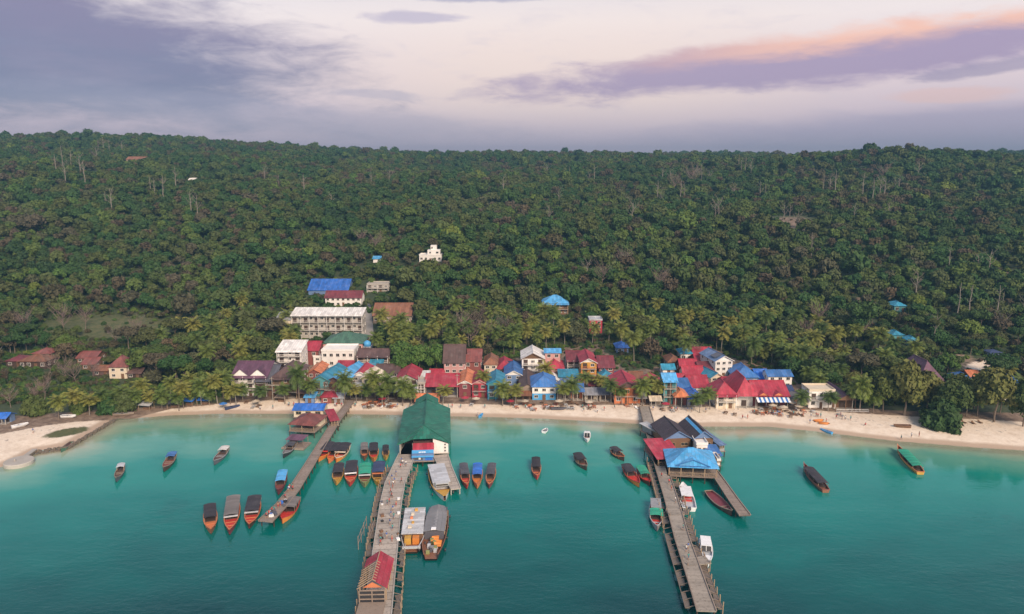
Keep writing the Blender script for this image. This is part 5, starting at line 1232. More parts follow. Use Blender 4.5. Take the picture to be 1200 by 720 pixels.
gcl = np.hypot((px-GRASS[0])/GRASS[2], (py-6-GRASS[1])/(GRASS[3]+5)); ok &= ~((gcl < 1) & (rng.random(len(T)) < .8))
roadp = [G(427,425), G(431,405), G(432,388), G(431,372), G(428,352)]
for p in roadp: ok &= np.hypot(T[:,0]-p.x, T[:,1]-p.y) > 9
sc = T[:,2]/6.1; dist = depth_of(T[:,0], T[:,1], z)
size = (.45+.75*rng.random(len(T))**1.3)*np.where(sc > 1, sc**.5, 1)
tall = rng.random(len(T)) < .09; size = np.where(tall, size*1.35, size); size = np.where(rng.random(len(T)) < .25, size*.7, size); size = np.where(gcl < 1.1, np.minimum(size, .6), size)
ht = size*9.4; rad = size*4.7
def blocked(X, Y, Z, ht, rad, soft=1.0):
    px, py = project(X, Y, Z); d = depth_of(X, Y, Z); top = py - ht*F/d*.97; w = rad*F/d
    bad = np.zeros(np.shape(X), bool)
    for x0, x1, yt, yb, by, bx, bcy, bw, bd in BOXES:
        infront = Y < bcy
        bad |= infront & (px + w*.75*soft > x0) & (px - w*.75*soft < x1) & (top < yb-3) & (py > yt)
        bad |= (np.abs(X-bx) < bw + rad*.45) & (np.abs(Y-bcy) < bd + rad*.45)
    return bad
ok &= ~blocked(T[:,0], T[:,1], z, ht, rad)
T = T[ok]; z = z[ok]; px = px[ok]; py = py[ok]; size = size[ok]; dist = dist[ok]; tall = tall[ok]
# which kind grows where: dry stands on the right ridge and in the low left, bright ones in the middle
nz = (wob(T[:,0], T[:,1], 38, 4)+1)/2
pd = .07 + .22*np.clip(1-np.hypot((px-1010)/170, (py-245)/60), 0, 1) + .3*np.clip(1.2-np.hypot((px-90)/130, (py-405)/55), 0, 1) + .3*np.clip(1.2-np.hypot((px-560)/60, (py-390)/35), 0, 1) + .22*np.clip(1-np.hypot((px-700)/100, (py-320)/35), 0, 1) + .10*(nz > .7)
pb = .015 + .16*np.clip(1.1-np.hypot((px-620)/140, (py-310)/45), 0, 1) + .25*np.clip(1.1-np.hypot((px-490)/45, (py-410)/30), 0, 1) + .04*(nz < .3)
pp = .9*np.clip(1.8-np.hypot((px-740)/190, (py-410)/24), 0, 1) + .7*np.clip(1.5-np.hypot((px-300)/75, (py-410)/35), 0, 1) + .45*np.clip(1.4-np.hypot((px-460)/50, (py-398)/24), 0, 1) + .5*np.clip(1.5-np.hypot((px-960)/90, (py-430)/22), 0, 1)
rr_ = rng.random(len(T)); kind = np.where(rr_ < pp*.62, 3, np.where(rr_ < pp*.62+pd, 2, np.where(rr_ < pp*.62+pd+pb, 1, 0)))
inview = (px > -15) & (px < 1215) & (py < 560)
def put_tree(x, y, zz, K, s, label, cat, group, name, rz=None):
    cm, tm, hb, R_, kd = K
    r = empty(name, (x, y, zz), random.uniform(0, 6.28) if rz is None else rz, label, cat, group); r.scale = (s*random.uniform(.92,1.1), s*random.uniform(.92,1.1), s*random.uniform(.9,1.12))
    link('crown', cm, r, (0, 0, hb)); link('trunk', tm, r); return r
TLAB = {'green': 'rounded dark green broadleaf tree in the forest right behind the village and shore', 'bright': 'fresh yellow green broadleaf tree standing out of the darker forest', 'dry': 'brownish half bare tree with thin dry foliage in the forest'}
order = np.argsort(dist); used = np.zeros(len(T), bool); cnt = {'green': 0, 'bright': 0, 'dry': 0, 'palm': 0}
PALMS = [palm_meshes(300+i, h, b, n, L) for i, (h, b, n, L) in enumerate(((7.5,.5,32,4.0),(8.8,1.2,34,4.2),(6.4,.3,30,3.8),(9.5,.8,32,4.1),(7.8,1.6,33,3.9)))]
def put_palm(x, y, zz, i, s, label, group):
    tr, cr, nu = PALMS[i]; r = empty('coconut_palm', (x, y, zz), random.uniform(0, 6.28), label, 'palm tree', group); r.scale = (s, s, s)
    link('trunk', tr, r); c = link('crown', cr, r); link('coconuts', nu, c); return r
random.seed(77); caps = {'green': 262, 'bright': 40, 'dry': 90}
for i in order:
    if not inview[i]: continue
    x, y, zz = T[i,0], T[i,1], float(z[i]) - .3
    if kind[i] == 3:
        if cnt['palm'] < 235: put_palm(x, y, zz, random.randrange(5), random.uniform(.75,1.15), 'coconut palm in the grove between the village roofs and the forest', 'coconut palms in the grove behind the village'); cnt['palm'] += 1; used[i] = True
        continue
    kd = ('green', 'bright', 'dry')[kind[i]]
    if cnt[kd] >= caps[kd]: continue
    if kd == 'green' and cnt[kd] >= caps['green']: continue
    K = random.choice([k for k in KINDS if k[4] == kd]); put_tree(x, y, zz, K, float(size[i]), TLAB[kd], 'tree', {'green': 'broadleaf trees behind the village', 'bright': 'yellow green trees in the forest', 'dry': 'dry brown trees in the forest'}[kd], {'green': 'broadleaf_tree', 'bright': 'broadleaf_tree', 'dry': 'dry_tree'}[kd]); cnt[kd] += 1; used[i] = True
# ---- the rest of the forest: nobody could count it
rest = ~used
fk = np.where(kind == 2, 4, np.where(kind == 1, 5, rng.integers(0, 4, len(T))))
X = T[rest]; n = len(X); me = bpy.data.meshes.new('forest'); me.vertices.add(n)
s = size[rest]; me.vertices.foreach_set('co', np.stack([X[:,0], X[:,1], z[rest] + s*3.2], -1).astype(np.float32).ravel())
for an, ty, vals in (('kind', 'INT', fk[rest].astype(np.int32)), ('rz', 'FLOAT', rng.uniform(0, 6.28, n).astype(np.float32)), ('size', 'FLOAT', s.astype(np.float32)), ('tall', 'FLOAT', (s*rng.uniform(.85,1.3,n)).astype(np.float32))):
    a = me.attributes.new(an, ty, 'POINT'); a.data.foreach_set('value', vals)
fo = link('forest', me); tag(fo, 'dense green forest canopy covering the hills up to the skyline', 'forest', kind='stuff')
# the far canopy repeats crowns of trees that stand in the scene
src = []
random.seed(5); Z9 = [i for i in order if inview[i] and used[i] and kind[i] == 0][-4:]
far_pts = [(60,262),(330,268),(760,250),(1000,290),(980,232),(600,282)]
for k, fm in enumerate(FAR):
    p = G(*far_pts[k]); kd = 'dry' if k == 4 else 'bright' if k == 5 else 'green'
    r = empty('dry_tree' if kd == 'dry' else 'broadleaf_tree', (p.x, p.y, p.z-.3), k, TLAB[kd] if kd != 'green' else 'full crowned green tree farther up the forested slope', 'tree', 'trees farther up the slope' if kd == 'green' else {'bright': 'yellow green trees in the forest', 'dry': 'dry brown trees in the forest'}[kd])
    c = link('crown', fm, r, (0, 0, 4)); link('trunk', KINDS[k][1], r); src.append(c)
ng = bpy.data.node_groups.new('forest_scatter', 'GeometryNodeTree')
ng.interface.new_socket('Geometry', in_out='INPUT', socket_type='NodeSocketGeometry'); ng.interface.new_socket('Geometry', in_out='OUTPUT', socket_type='NodeSocketGeometry')
N = ng.nodes.new; Lk = ng.links.new; gi = N('NodeGroupInput'); go = N('NodeGroupOutput'); jn = N('GeometryNodeJoinGeometry')
def named(nm, ty):
    q = N('GeometryNodeInputNamedAttribute'); q.data_type = ty; q.inputs['Name'].default_value = nm; return q.outputs['Attribute']
kd_, rz_, sz_, tz_ = named('kind', 'INT'), named('rz', 'FLOAT'), named('size', 'FLOAT'), named('tall', 'FLOAT')
cr_ = N('ShaderNodeCombineXYZ'); Lk(rz_, cr_.inputs[2]); cs_ = N('ShaderNodeCombineXYZ'); Lk(sz_, cs_.inputs[0]); Lk(sz_, cs_.inputs[1]); Lk(tz_, cs_.inputs[2])
for k, o_ in enumerate(src):
    oi = N('GeometryNodeObjectInfo'); oi.transform_space = 'ORIGINAL'; oi.inputs['Object'].default_value = o_; oi.inputs['As Instance'].default_value = True
    cmp_ = N('FunctionNodeCompare'); cmp_.data_type = 'INT'; cmp_.operation = 'EQUAL'; Lk(kd_, cmp_.inputs[2]); cmp_.inputs[3].default_value = k
    ip = N('GeometryNodeInstanceOnPoints'); Lk(gi.outputs[0], ip.inputs['Points']); Lk(cmp_.outputs[0], ip.inputs['Selection']); Lk(oi.outputs['Geometry'], ip.inputs['Instance']); Lk(cr_.outputs[0], ip.inputs['Rotation']); Lk(cs_.outputs[0], ip.inputs['Scale']); Lk(ip.outputs[0], jn.inputs[0])
Lk(jn.outputs[0], go.inputs[0])
# undergrowth between the trunks and the back gardens
def scatter(name, label, pts, zz, ss, kk, srcs):
    n = len(pts); me = bpy.data.meshes.new(name); me.vertices.add(n); me.vertices.foreach_set('co', np.stack([pts[:,0], pts[:,1], zz], -1).astype(np.float32).ravel())
    for an, ty, vals in (('kind','INT',kk.astype(np.int32)), ('rz','FLOAT',rng.uniform(0,6.28,n).astype(np.float32)), ('size','FLOAT',ss.astype(np.float32)), ('tall','FLOAT',(ss*rng.uniform(.7,1.2,n)).astype(np.float32))):
        a_ = me.attributes.new(an, ty, 'POINT'); a_.data.foreach_set('value', vals)
    o_ = link(name, me); tag(o_, label, name, kind='stuff'); g2 = ng.copy(); g2.name = name; i_ = 0
    for nd in g2.nodes:
        if nd.bl_idname == 'GeometryNodeObjectInfo': nd.inputs['Object'].default_value = srcs[i_ % len(srcs)]; i_ += 1
    o_.modifiers.new('scatter', 'NODES').node_group = g2
m_ = 26000; ux = rng.uniform(-.95, .95, m_); uy = 245 + 300*rng.random(m_)**1.3; U = np.stack([ux*uy, uy], 1); uz = hgt(U[:,0], U[:,1]); qx, qy = project(U[:,0], U[:,1], uz)
fl_ = np.interp(qx, [a for a,b in FL], [b for a,b in FL]); us_ = rng.uniform(.18,.42,m_)
keep = (shore_d(U[:,0], U[:,1]) > 14) & ((qy < fl_+1) | ((qy < fl_+34) & (qy < 468) & (rng.random(m_) < .35))) & ~blocked(U[:,0], U[:,1], uz, us_*7, us_*4)
for cx, cy, rx, ry in CLEAR: keep &= ~((np.hypot((qx-cx)/rx, (qy-cy)/ry) < .95) & (rng.random(m_) < .8))
keep &= ~((np.hypot((qx-GRASS[0])/GRASS[2], (qy-GRASS[1])/GRASS[3]) < 1) & (rng.random(m_) < .75))
for p in roadp: keep &= np.hypot(U[:,0]-p.x, U[:,1]-p.y) > 5
UG = (U[keep], uz[keep]-.1, us_[keep], rng.integers(0, 6, keep.sum())); md = fo.modifiers.new('scatter', 'NODES'); md.node_group = ng
# ---- palms along the beach: (crown x, base y, crown y, what it stands by)
FP = [(69,492,470,'leaning alone at the back of the left sand spit'),(105,487,470,'in the thicket above the left spit'),(122,483,462,'behind the stone edging at the left, right of two others'),
 (158,481,463,'leftmost over the pale left beach'),(190,481,463,'second over the pale left beach'),(215,479,456,'with a leaning trunk, third on the left beach'),(236,476,452,'beside the blue tarpaulins on the left beach'),(255,474,446,'tallest before the white gabled guesthouse'),(270,474,458,'close to the corner of the white gabled guesthouse'),(285,472,455,'in front of the white gabled guesthouse'),
 (334,474,456,'in front of the dark timber guesthouse'),(351,473,440,'tall, right of the dark timber guesthouse'),(362,472,450,'between the dark guesthouse and the teal roof'),(404,474,446,'by the root of the left pier'),(430,471,456,'before the cream fronted house'),(440,470,443,'tall, before the cream fronted house'),(455,472,447,'behind the dark pergola restaurant'),
 (472,476,452,'with brown leaves before the wide red gabled house'),(519,475,462,'alone before the long crimson restaurant'),(568,462,440,'behind the magenta fronted restaurant'),(589,476,455,'before the turquoise bar'),(604,476,456,'before the brown long house'),
 (640,452,432,'behind the blue and white beach hotel'),(671,471,450,'before the pale blue beach bar'),(686,456,440,'left of the orange tower house'),(700,460,446,'right of the orange tower house foot'),(716,472,450,'before the two grey beach shops'),(729,474,458,'before the red orange walled hotel'),
 (753,476,452,'beside the landward end of the right pier'),(772,474,452,'left of the narrow teal shop house'),(832,480,460,'full crowned, left of the right red cluster'),(938,482,464,'left of the plain white house'),(970,482,466,'right of the plain white house'),(946,456,436,'tall behind the plain white house'),
 (985,452,432,'behind the purple timber restaurant'),(1007,483,452,'tall before the white picket terrace'),(1023,484,464,'right of the white picket terrace'),(1040,470,444,'over the trees right of the picket terrace'),(1106,486,463,'between the beach trees at the right'),(1132,488,466,'above the little beach swings at the right'),(1145,488,462,'right of the beach swings'),(1180,450,432,'dark, above the large vivid blue roof'),(1012,440,420,'in the trees above the picket terrace'),(1073,470,450,'below the huge purple hall'),
 (132,486,468,'between the bushes left of the beach'),(146,480,458,'over the bushes where the left beach begins'),(168,474,452,'behind the leftmost pair on the left beach'),(200,472,448,'behind the second beach palm from the left'),(222,468,444,'in the back row of the left beach'),(262,468,442,'in the back row beside the white gabled guesthouse'),(277,476,456,'before the corner of the white gabled guesthouse'),(210,482,464,'near the waterline of the left beach'),(88,484,462,'in the thicket left of the stone edging'),
 (178,478,468,'low, between the first two over the pale left beach'),(227,474,462,'short, before the blue tarpaulins'),(246,475,460,'short, behind the tallest left beach palm'),(302,474,460,'between the white and the dark guesthouse'),(418,473,455,'right of the root of the left pier'),(448,476,458,'in front of the dark pergola'),(482,474,456,'left of the long crimson restaurant'),(661,474,455,'right of the blue and white beach hotel'),(764,466,446,'behind the crimson gabled house by the pier'),(820,484,466,'on the sand before the vivid blue hut'),(998,482,456,'among the trees left of the white picket terrace'),(1050,468,446,'over the broad olive beach tree'),(1088,470,450,'right of the tall yellow green beach tree'),(1122,486,460,'leaning between the beach trees'),(1172,484,456,'behind the large olive beach tree'),(1190,478,448,'near the right edge over the beach trees'),(960,462,444,'between the plain white house and the forest'),
 (800,424,400,'above the top of the red lane'),(880,430,404,'above the broad blue hipped house'),(845,412,390,'above the white building with the solar panel'),(915,432,410,'above the white house with long blue roof')]
random.seed(31)
for cx, by, cy, txt in FP:
    p = G(cx, by); s_ = F/depth_of(*p); h = max(4.5, (by-cy)/s_*1.03); i = random.choice((0,2,1,3)); hm = (7.5,8.8,6.4,9.5)[i]
    r = put_palm(p.x, p.y, p.z-.1, i, 1.0, 'coconut palm %s' % txt, 'coconut palms along the beach'); k = h/hm; r.scale = (1.0, 1.0, max(.62, k)); r.scale = (max(.9, min(1.15, k*1.05)),)*2 + (max(.6, k),)
# ---- beach trees at the right and other single trees
def tree_px(px_, by, wpx, hpx, K, label, m=None, cat='tree', name='beach_tree', group=None, low=0.0):
    p = G(px_, by); s_ = F/depth_of(*p); cm, tm, hb, R_, kd = K; w_ = wpx/s_/2/R_; hgt_ = hpx/s_
    r = empty(name, (p.x, p.y, p.z-.2), random.uniform(0,6.28), label, cat, group); kz = hgt_/(hb+5.2-low); r.scale = (w_, w_, kz)
    link('crown', m or cm, r, (0,0,hb-low)); tk = link('trunk', tm, r); tk.scale = (.6,.6,.32) if low else (1,1,1); return r
SHC = [crown_mesh('crown', LSHORE, 400+i, 4.6, 5.2, 17, 2300, .42, .78, .85, shape=s) for i, s in enumerate(('round','tall','round'))]
BUSH = crown_mesh('foliage', LEAF, 410, 4.6, 4.2, 18, 2500, .4, .85, .8)
tree_px(1060,487,54,60,KINDS[0],'tall yellow green beach tree with dark trunk on the sand at the right',SHC[1])
tree_px(1036,482,44,44,KINDS[1],'broad olive beach tree left of the tall yellow green one',SHC[0])
tree_px(1162,494,62,62,KINDS[1],'large olive green beach tree right of the beach swings',SHC[2])
tree_px(1198,500,44,52,KINDS[0],'beach tree cut off by the right edge of the photo',SHC[1])
tree_px(1084,482,44,44,KINDS[4],'yellow green tree directly behind the dark round bush',SHC[1])
tree_px(1120,480,40,40,KINDS[4],'mid green tree behind the beach swings',SHC[0])
tree_px(1001,472,30,36,KINDS[0],'olive tree between the purple restaurant and the picket terrace',SHC[2])
tree_px(1143,479,38,38,KINDS[1],'small tree left of the large olive beach tree',SHC[0])
tree_px(1101,499,58,32,KINDS[0],'dark green rounded bush hanging over the right beach',BUSH,'bush','bush',low=3.6)
tree_px(146,482,40,26,KINDS[1],'dark green bushy tree where the left beach begins',BUSH,'bush','bush',low=3.4)
tree_px(128,484,34,22,KINDS[1],'bushy thicket above the stone edging at the left',BUSH,'bush','bush',low=3.4)
tree_px(96,482,34,26,KINDS[1],'thicket behind the left spit, next to the lone palm',BUSH,'bush','bush',low=3.2)
tree_px(40,486,40,24,KINDS[1],'low thicket behind the left spit near the blue shed',BUSH,'bush','bush',low=3.4)
tree_px(1116,492,46,46,KINDS[4],'olive green tree right beside the dark round bush',SHC[2])
tree_px(490,438,34,34,KINDS[5],'bright green leafy tree above the long crimson restaurant, left of two')
tree_px(512,440,30,36,KINDS[5],'bright green leafy tree beside the pinkish three storey guesthouse')
tree_px(473,442,30,30,KINDS[5],'bright green leafy tree behind the wide red gabled house')
tree_px(170,438,44,30,KINDS[1],'broad green tree with pale trunks right of the white pyramid roof cottage')
tree_px(1110,437,26,24,KINDS[5],'yellow green tree beside the sandy clearing')
p = G(1091,411); r = empty('bare_tree', p, 0, 'tall pale tree with small green crown beside the teal cottages', 'tree'); link('trunk', trunk_mesh(70, 13, .3, BARKP, 6, 1.8, 2.5), r); link('crown', KINDS[4][0], r, (0,0,11.5)).scale = (.6,.6,.6)
# pale bare trunks standing over the canopy
BT = [(116,180),(122,181),(130,182),(144,180),(73,196),(84,196),(95,203),(78,215),(101,218),(114,190),(183,232),(192,236),(176,226),(125,248),(132,250),(207,226),(225,252),(232,254),(67,176+28),(311,214),(327,222),(357,232),(389,246),(436,220),(456,216),(590,228),(640,206),(643,264),(655,240),(668,212),(689,330),(690,214),(697,213),(797,236),(801,238),(740,262),(770,238),(775,240),(776,214),(785,216),(816,208),(822,213),(830,214),(838,256),(842,258),(868,204),(874,203),(880,206),(866,196),(918,258),(925,256),(890,232),(896,236),(935,270),(1030,232),(1022,236),(1035,236),(1048,226),(1052,228),(965,224),(972,226),(978,230),(1010,232),(1075,210),(1110,320),(1158,322),(1144,320),(1174,370),(1196,372),(1168,376),(1136,376),(1072,350),(1120,370),(1000,260),(1040,262),(860,232),(950,300)]
random.seed(9)
for a, b in BT:
    p = G(a, b+4); tb = random.choice(BARE); s_ = random.uniform(.8,1.15)*(1.25 if p.y > 500 else 1)
    if p.y > 1050: s_ *= 1.3
    r = empty('bare_tree', (p.x, p.y, p.z), random.uniform(0,6.28), 'pale leafless tree trunk standing above the green canopy', 'bare tree', 'pale bare trunks over the forest'); r.scale = (s_*1.15, s_*1.15, s_)
    link('trunk', tb[0], r); link('branches', tb[1], r)
for a, b, w_ in [(52,470,18),(40,474,16),(12,478,16),(75,452,20),(88,450,16),(60,440,18),(110,444,16),(76,392,22),(30,392,18),(100,386,16),(160,396,16),(136,404,14),(552,408,22),(540,398,20),(572,406,20),(590,396,18),(562,386,16),(600,385,14),(775,346,20),(730,318,18),(706,336,18),(960,390,22),(945,404,18),(1010,404,18),(1003,392,16),(815,420,12),(440,300,16),(425,292,14),(790,225,14),(812,222,18),(1035,215,14)]:
    p = G(a, b); s_ = F/depth_of(*p); tb = random.choice(BARE_N); k = w_/s_/5
    r = empty('dry_tree', (p.x, p.y, p.z), random.uniform(0,6.28), 'twiggy leafless tree with mauve brown branches among green trees', 'tree', 'twiggy mauve brown trees'); r.scale = (k*.8, k*.8, k*.72)
    link('trunk', tb[0], r); link('branches', tb[1], r)
bushes = [o for o in scn.objects if o.name.startswith('foliage') or (o.parent and o.parent.name.startswith('bush') and o.name.startswith('crown'))]
bushes = bushes or [o for o in scn.objects if o.parent and o.parent.name.startswith('bush')]
scatter('undergrowth', 'low shrubs and saplings filling the ground between trees and back gardens', UG[0], UG[1], UG[2], UG[3], bushes[:2] + [src[0], src[5], src[1], src[4]])
# ------------------------------------------------------------------ people
SKIN = dull('skin', (.36,.20,.13), .6, .1, 2, .05); HAIR = dull('hair', (.02,.015,.012), .6, .1, 2, .05)
def person_mesh(pose, shirt, shorts, bare=False):
    """one continuous skinned body; clothes by material, hair as a child mesh"""
    if pose == 'sit':
        J = {'pel':(0,0,.5),'che':(0,.06,.95),'nek':(0,.04,1.13),'hed':(0,.02,1.30),'top':(0,.02,1.40),'shl':(-.19,.05,1.05),'shr':(.19,.05,1.05),'ell':(-.26,-.08,.82),'elr':(.26,-.08,.82),'hal':(-.2,-.32,.72),'har':(.2,-.32,.72),
             'hil':(-.1,0,.47),'hir':(.1,0,.47),'knl':(-.13,-.44,.5),'knr':(.13,-.44,.5),'fol':(-.13,-.48,.08),'for':(.13,-.48,.08),'tol':(-.14,-.66,.04),'tor':(.14,-.66,.04)}
    else:
        s = .22 if pose == 'walk' else .03
        J = {'pel':(0,0,.92),'che':(0,0,1.32),'nek':(0,0,1.48),'hed':(0,-.01,1.62),'top':(0,-.01,1.72),'shl':(-.19,0,1.40),'shr':(.19,0,1.40),'ell':(-.26,s*.6,1.12),'elr':(.26,-s*.6,1.12),'hal':(-.27,s*.3-.08,.86),'har':(.27,-s-.06,.88),
             'hil':(-.1,0,.88),'hir':(.1,0,.88),'knl':(-.11,-s,.48),'knr':(.11,s*.6,.48),'fol':(-.11,-s*.9,.07),'for':(.11,s*1.5,.1),'tol':(-.12,-s*.9-.17,.03),'tor':(.12,s*1.5-.16,.03)}
    E = [('pel','che'),('che','nek'),('nek','hed'),('hed','top'),('che','shl'),('shl','ell'),('ell','hal'),('che','shr'),('shr','elr'),('elr','har'),('pel','hil'),('hil','knl'),('knl','fol'),('fol','tol'),('pel','hir'),('hir','knr'),('knr','for'),('for','tor')]
    rad = dict(pel=.15,che=.15,nek=.055,hed=.1,top=.07,shl=.065,shr=.065,ell=.045,elr=.045,hal=.035,har=.035,hil=.095,hir=.095,knl=.065,knr=.065,fol=.045,tol=.035,tor=.035); rad['for'] = .045
    ks = list(J); me = bpy.data.meshes.new('tmp'); me.from_pydata([J[k] for k in ks], [(ks.index(a), ks.index(b)) for a, b in E], [])
    o = bpy.data.objects.new('tmp', me); col.objects.link(o); sk = o.modifiers.new('s', 'SKIN'); o.modifiers.new('u', 'SUBSURF').levels = 1
    for i, k in enumerate(ks): me.skin_vertices[0].data[i].radius = (rad[k], rad[k]*(.8 if k in ('pel','che') else 1)); me.skin_vertices[0].data[i].use_root = (k == 'pel')
    out = bpy.data.meshes.new_from_object(o.evaluated_get(bpy.context.evaluated_depsgraph_get())); bpy.data.objects.remove(o); out.name = 'person'
    out.materials.clear()
    for m in (SKIN, PM(shirt), PM(shorts)): out.materials.append(m)
    for p in out.polygons:
        c = p.center; p.use_smooth = True
        if pose == 'sit': p.material_index = 2 if (c.z < .62 and c.y > -.42 and abs(c.x) < .24 and c.z > .36) else 1 if (.6 < c.z < 1.1 and c.y > -.12 and not bare) else 0
        else: p.material_index = 2 if (.55 < c.z < .98 and abs(c.x) < .22) else 1 if (.96 < c.z < 1.46 and not (abs(c.x) > .23 and c.z < 1.2) and not bare) else 0
    h = Vector(J['hed']); hb = MB(); 
    for i in range(3):
        for k in range(8):
            def pt(i, k): th = i*.52; return h + Vector((math.sin(th)*math.cos(k*.785)*.115, math.sin(th)*math.sin(k*.785)*.12+.02, math.cos(th)*.125+.02))
            hb.face([pt(i,k), pt(i+1,k), pt(i+1,k+1), pt(i,k+1)])
    return out, hb.mesh('hair', HAIR)
C.update(shirt_red=(.45,.04,.04), shirt_white=(.65,.65,.62), shirt_blue=(.05,.12,.35), shirt_teal=(.04,.25,.24), beige=(.46,.38,.28), denim=(.05,.08,.16))
PEO = [person_mesh(*a) for a in (('stand','shirt_white','denim'),('walk','shirt_red','black'),('stand','shirt_blue','beige'),('walk','shirt_teal','denim'),('stand','black','shirt_red',True),('sit','shirt_white','denim'),('sit','shirt_red','black'))]
PDESC = ['standing person in white shirt', 'person in red shirt walking', 'standing person in blue shirt', 'person in teal shirt walking', 'bare chested person in red shorts', 'person in white shirt sitting', 'person in red shirt sitting']
def person(px, py, i, where, z=None, rz=None, group=None):
    p = P(px, py, z) if z is not None else G(px, py)
    o = link('person', PEO[i][0], None, (p.x, p.y, p.z), random.uniform(0, 6.28) if rz is None else rz); tag(o, PDESC[i] + ' ' + where, 'person', group); link('hair', PEO[i][1], o); return o
random.seed(4)
for px_, py_, i, wh in [(757,491,2,'near the waterline right of the right pier'),(700,484,0,'on the sand before the two grey beach shops'),(684,483,3,'left of the two grey beach shops'),(708,482,1,'on the sand by the palms before the grey shops'),
    (876,491,4,'at the waterline before the red cluster'),(870,492,1,'at the waterline before the red cluster'),(949,497,2,'beside the orange rafts on the right beach'),(1068,513,0,'left of two at the waterline at the right'),(1077,512,4,'right of two at the waterline at the right'),(968,496,1,'right of the orange rafts'),
    (1014,500,6,'alone in the middle of the right beach'),(985,489,1,'on the sand before the purple restaurant'),(741,478,0,'on the sand before the orange walled hotel'),(39,508,2,'alone on the pale sand of the left spit'),(320,480,3,'on the left beach before the dark guesthouse'),(305,481,0,'on the left beach left of another walker'),
    (450,478,1,'before the dark pergola restaurant'),(560,488,5,'on the pale blue paddle board'),(1056,516,3,'close to the two waders at the right')]:
    person(px_, py_, i, wh, z=(.2 if i == 5 and px_ == 560 else None))
def along(pts, n, jx, z, where, grp):
    for k in range(n):
        f = random.random()*(len(pts)-1); i = int(f); a, b = pts[i], pts[i+1]; t_ = f-i; j = random.choice((0,1,2,3,3,1,4))
        person(a[0]+(b[0]-a[0])*t_+random.uniform(-jx,jx), a[1]+(b[1]-a[1])*t_, j, where, z, group=grp)
along([(474,541),(463,570),(457,595),(453,640)], 26, 8, 2.005, 'on the wide middle pier', 'people on the wide middle pier')
along([(352,562),(330,590),(313,609)], 16, 3, 1.905, 'on the narrow left pier', 'people on the narrow left pier')
along([(780,560),(797,625),(815,680)], 8, 5, 2.005, 'on the long right pier', 'people on the long right pier')
along([(290,476),(400,477),(560,479),(700,479),(840,484),(930,487),(1010,494)], 46, 4, None, 'on the beach before the restaurants', 'people scattered before the beach restaurants')
# ------------------------------------------------------------------ beach furniture
def lounger(c):
    r = empty('sun_lounger', (0,0,0), 0, 'low %s sun lounger on the village beach' % c[0], 'sun lounger', '%s sun loungers on the beach' % c[0])
    MB().box(-.35,.35,0,1.25,.28,.36).build('seat', PM(c[1]), r); MB().slab([(-.35,1.25,.36),(.35,1.25,.36),(.35,1.85,.75),(-.35,1.85,.75)], .07).build('backrest', PM(c[1]), r)
    for i, j in ((-.3,.1),(.3,.1),(-.3,1.2),(.3,1.2)): MB().box(i-.03,i+.03,j-.03,j+.03,0,.28).build('leg', PM('wood'), r)
    return r
def table(c):
    r = empty('beach_table', (0,0,0), 0, 'square %s table with benches on the sand' % c[0], 'table', '%s tables before the restaurants' % c[0])
    MB().box(-.6,.6,-.45,.45,.7,.78).build('tabletop', PM(c[1]), r)
    for i in (-.5,.5):
        for j in (-.35,.35): MB().box(i-.04,i+.04,j-.04,j+.04,0,.7).build('leg', PM(c[1]), r)
    for j in (-.95,.95):
        b_ = MB().box(-.6,.6,j-.18,j+.18,.4,.47).build('bench', PM(c[2]), r)
        for i in (-.5,.5): MB().box(i-.04,i+.04,j-.1,j+.1,0,.4).build('leg', PM(c[2]), b_)
    return r
def umbrella(c):
    r = empty('beach_umbrella', (0,0,0), 0, '%s parasol open on the beach' % c[0], 'umbrella', '%s parasols on the beach' % c[0])
    MB().tube([(0,0,0),(0,0,2.5)], .04, 6).build('pole', PM('timber'), r); q = MB()
    for k in range(8):
        a0, a1 = k*.7854, (k+1)*.7854; q.slab([(0,0,2.75),(math.cos(a0)*1.5,math.sin(a0)*1.5,2.15),(math.cos(a1)*1.5,math.sin(a1)*1.5,2.15)], .03)
    q.build('canopy', PM(c[1]), r); return r
SRC = [lounger(('brown wooden','wood')), lounger(('white','plastic_white')), table(('dark wooden','wood','wood')), table(('orange','orange','redbrown')), umbrella(('beige','beige')), umbrella(('red','crimson')), umbrella(('blue','blue')), table(('pale grey','lightgrey','grey'))]
firstuse = set()
def place(k, px_, py_, rz=None):
    p = G(px_, py_); o = SRC[k]
    if k in firstuse: o = copy_tree(SRC[k])
    firstuse.add(k); o.location = p; o.rotation_euler = (0, 0, random.uniform(-.5,.5) if rz is None else rz)
random.seed(12)
rowp = [(285,476),(330,475),(410,476),(500,477),(580,478),(680,477),(760,478),(850,483),(930,486),(975,487),(1010,488)]
xr = [a for a, b in rowp]; yr_ = [b for a, b in rowp]
for i in range(120):
    x = random.choice([random.uniform(285,1005), random.uniform(885,945), random.uniform(600,700), random.uniform(425,480)])
    if 462 < x < 530 or 749 < x < 763: continue
    y = float(np.interp(x, xr, yr_)) + random.uniform(-4.5, 3.5); place(random.choice((0,0,1,2,2,2,3,3,7)), x, y)
for x, y, k in [(928,479,4),(936,483,4),(943,480,4),(905,482,4),(918,484,4),(448,474,5),(300,477,4),(262,480,6),(615,477,4),(598,477,5),(655,477,4),(690,478,4),(780,480,5),(558,474,4),(545,473,5),(1133,497,0),(1142,498,0),(1151,497,0)]: place(k, x, y)
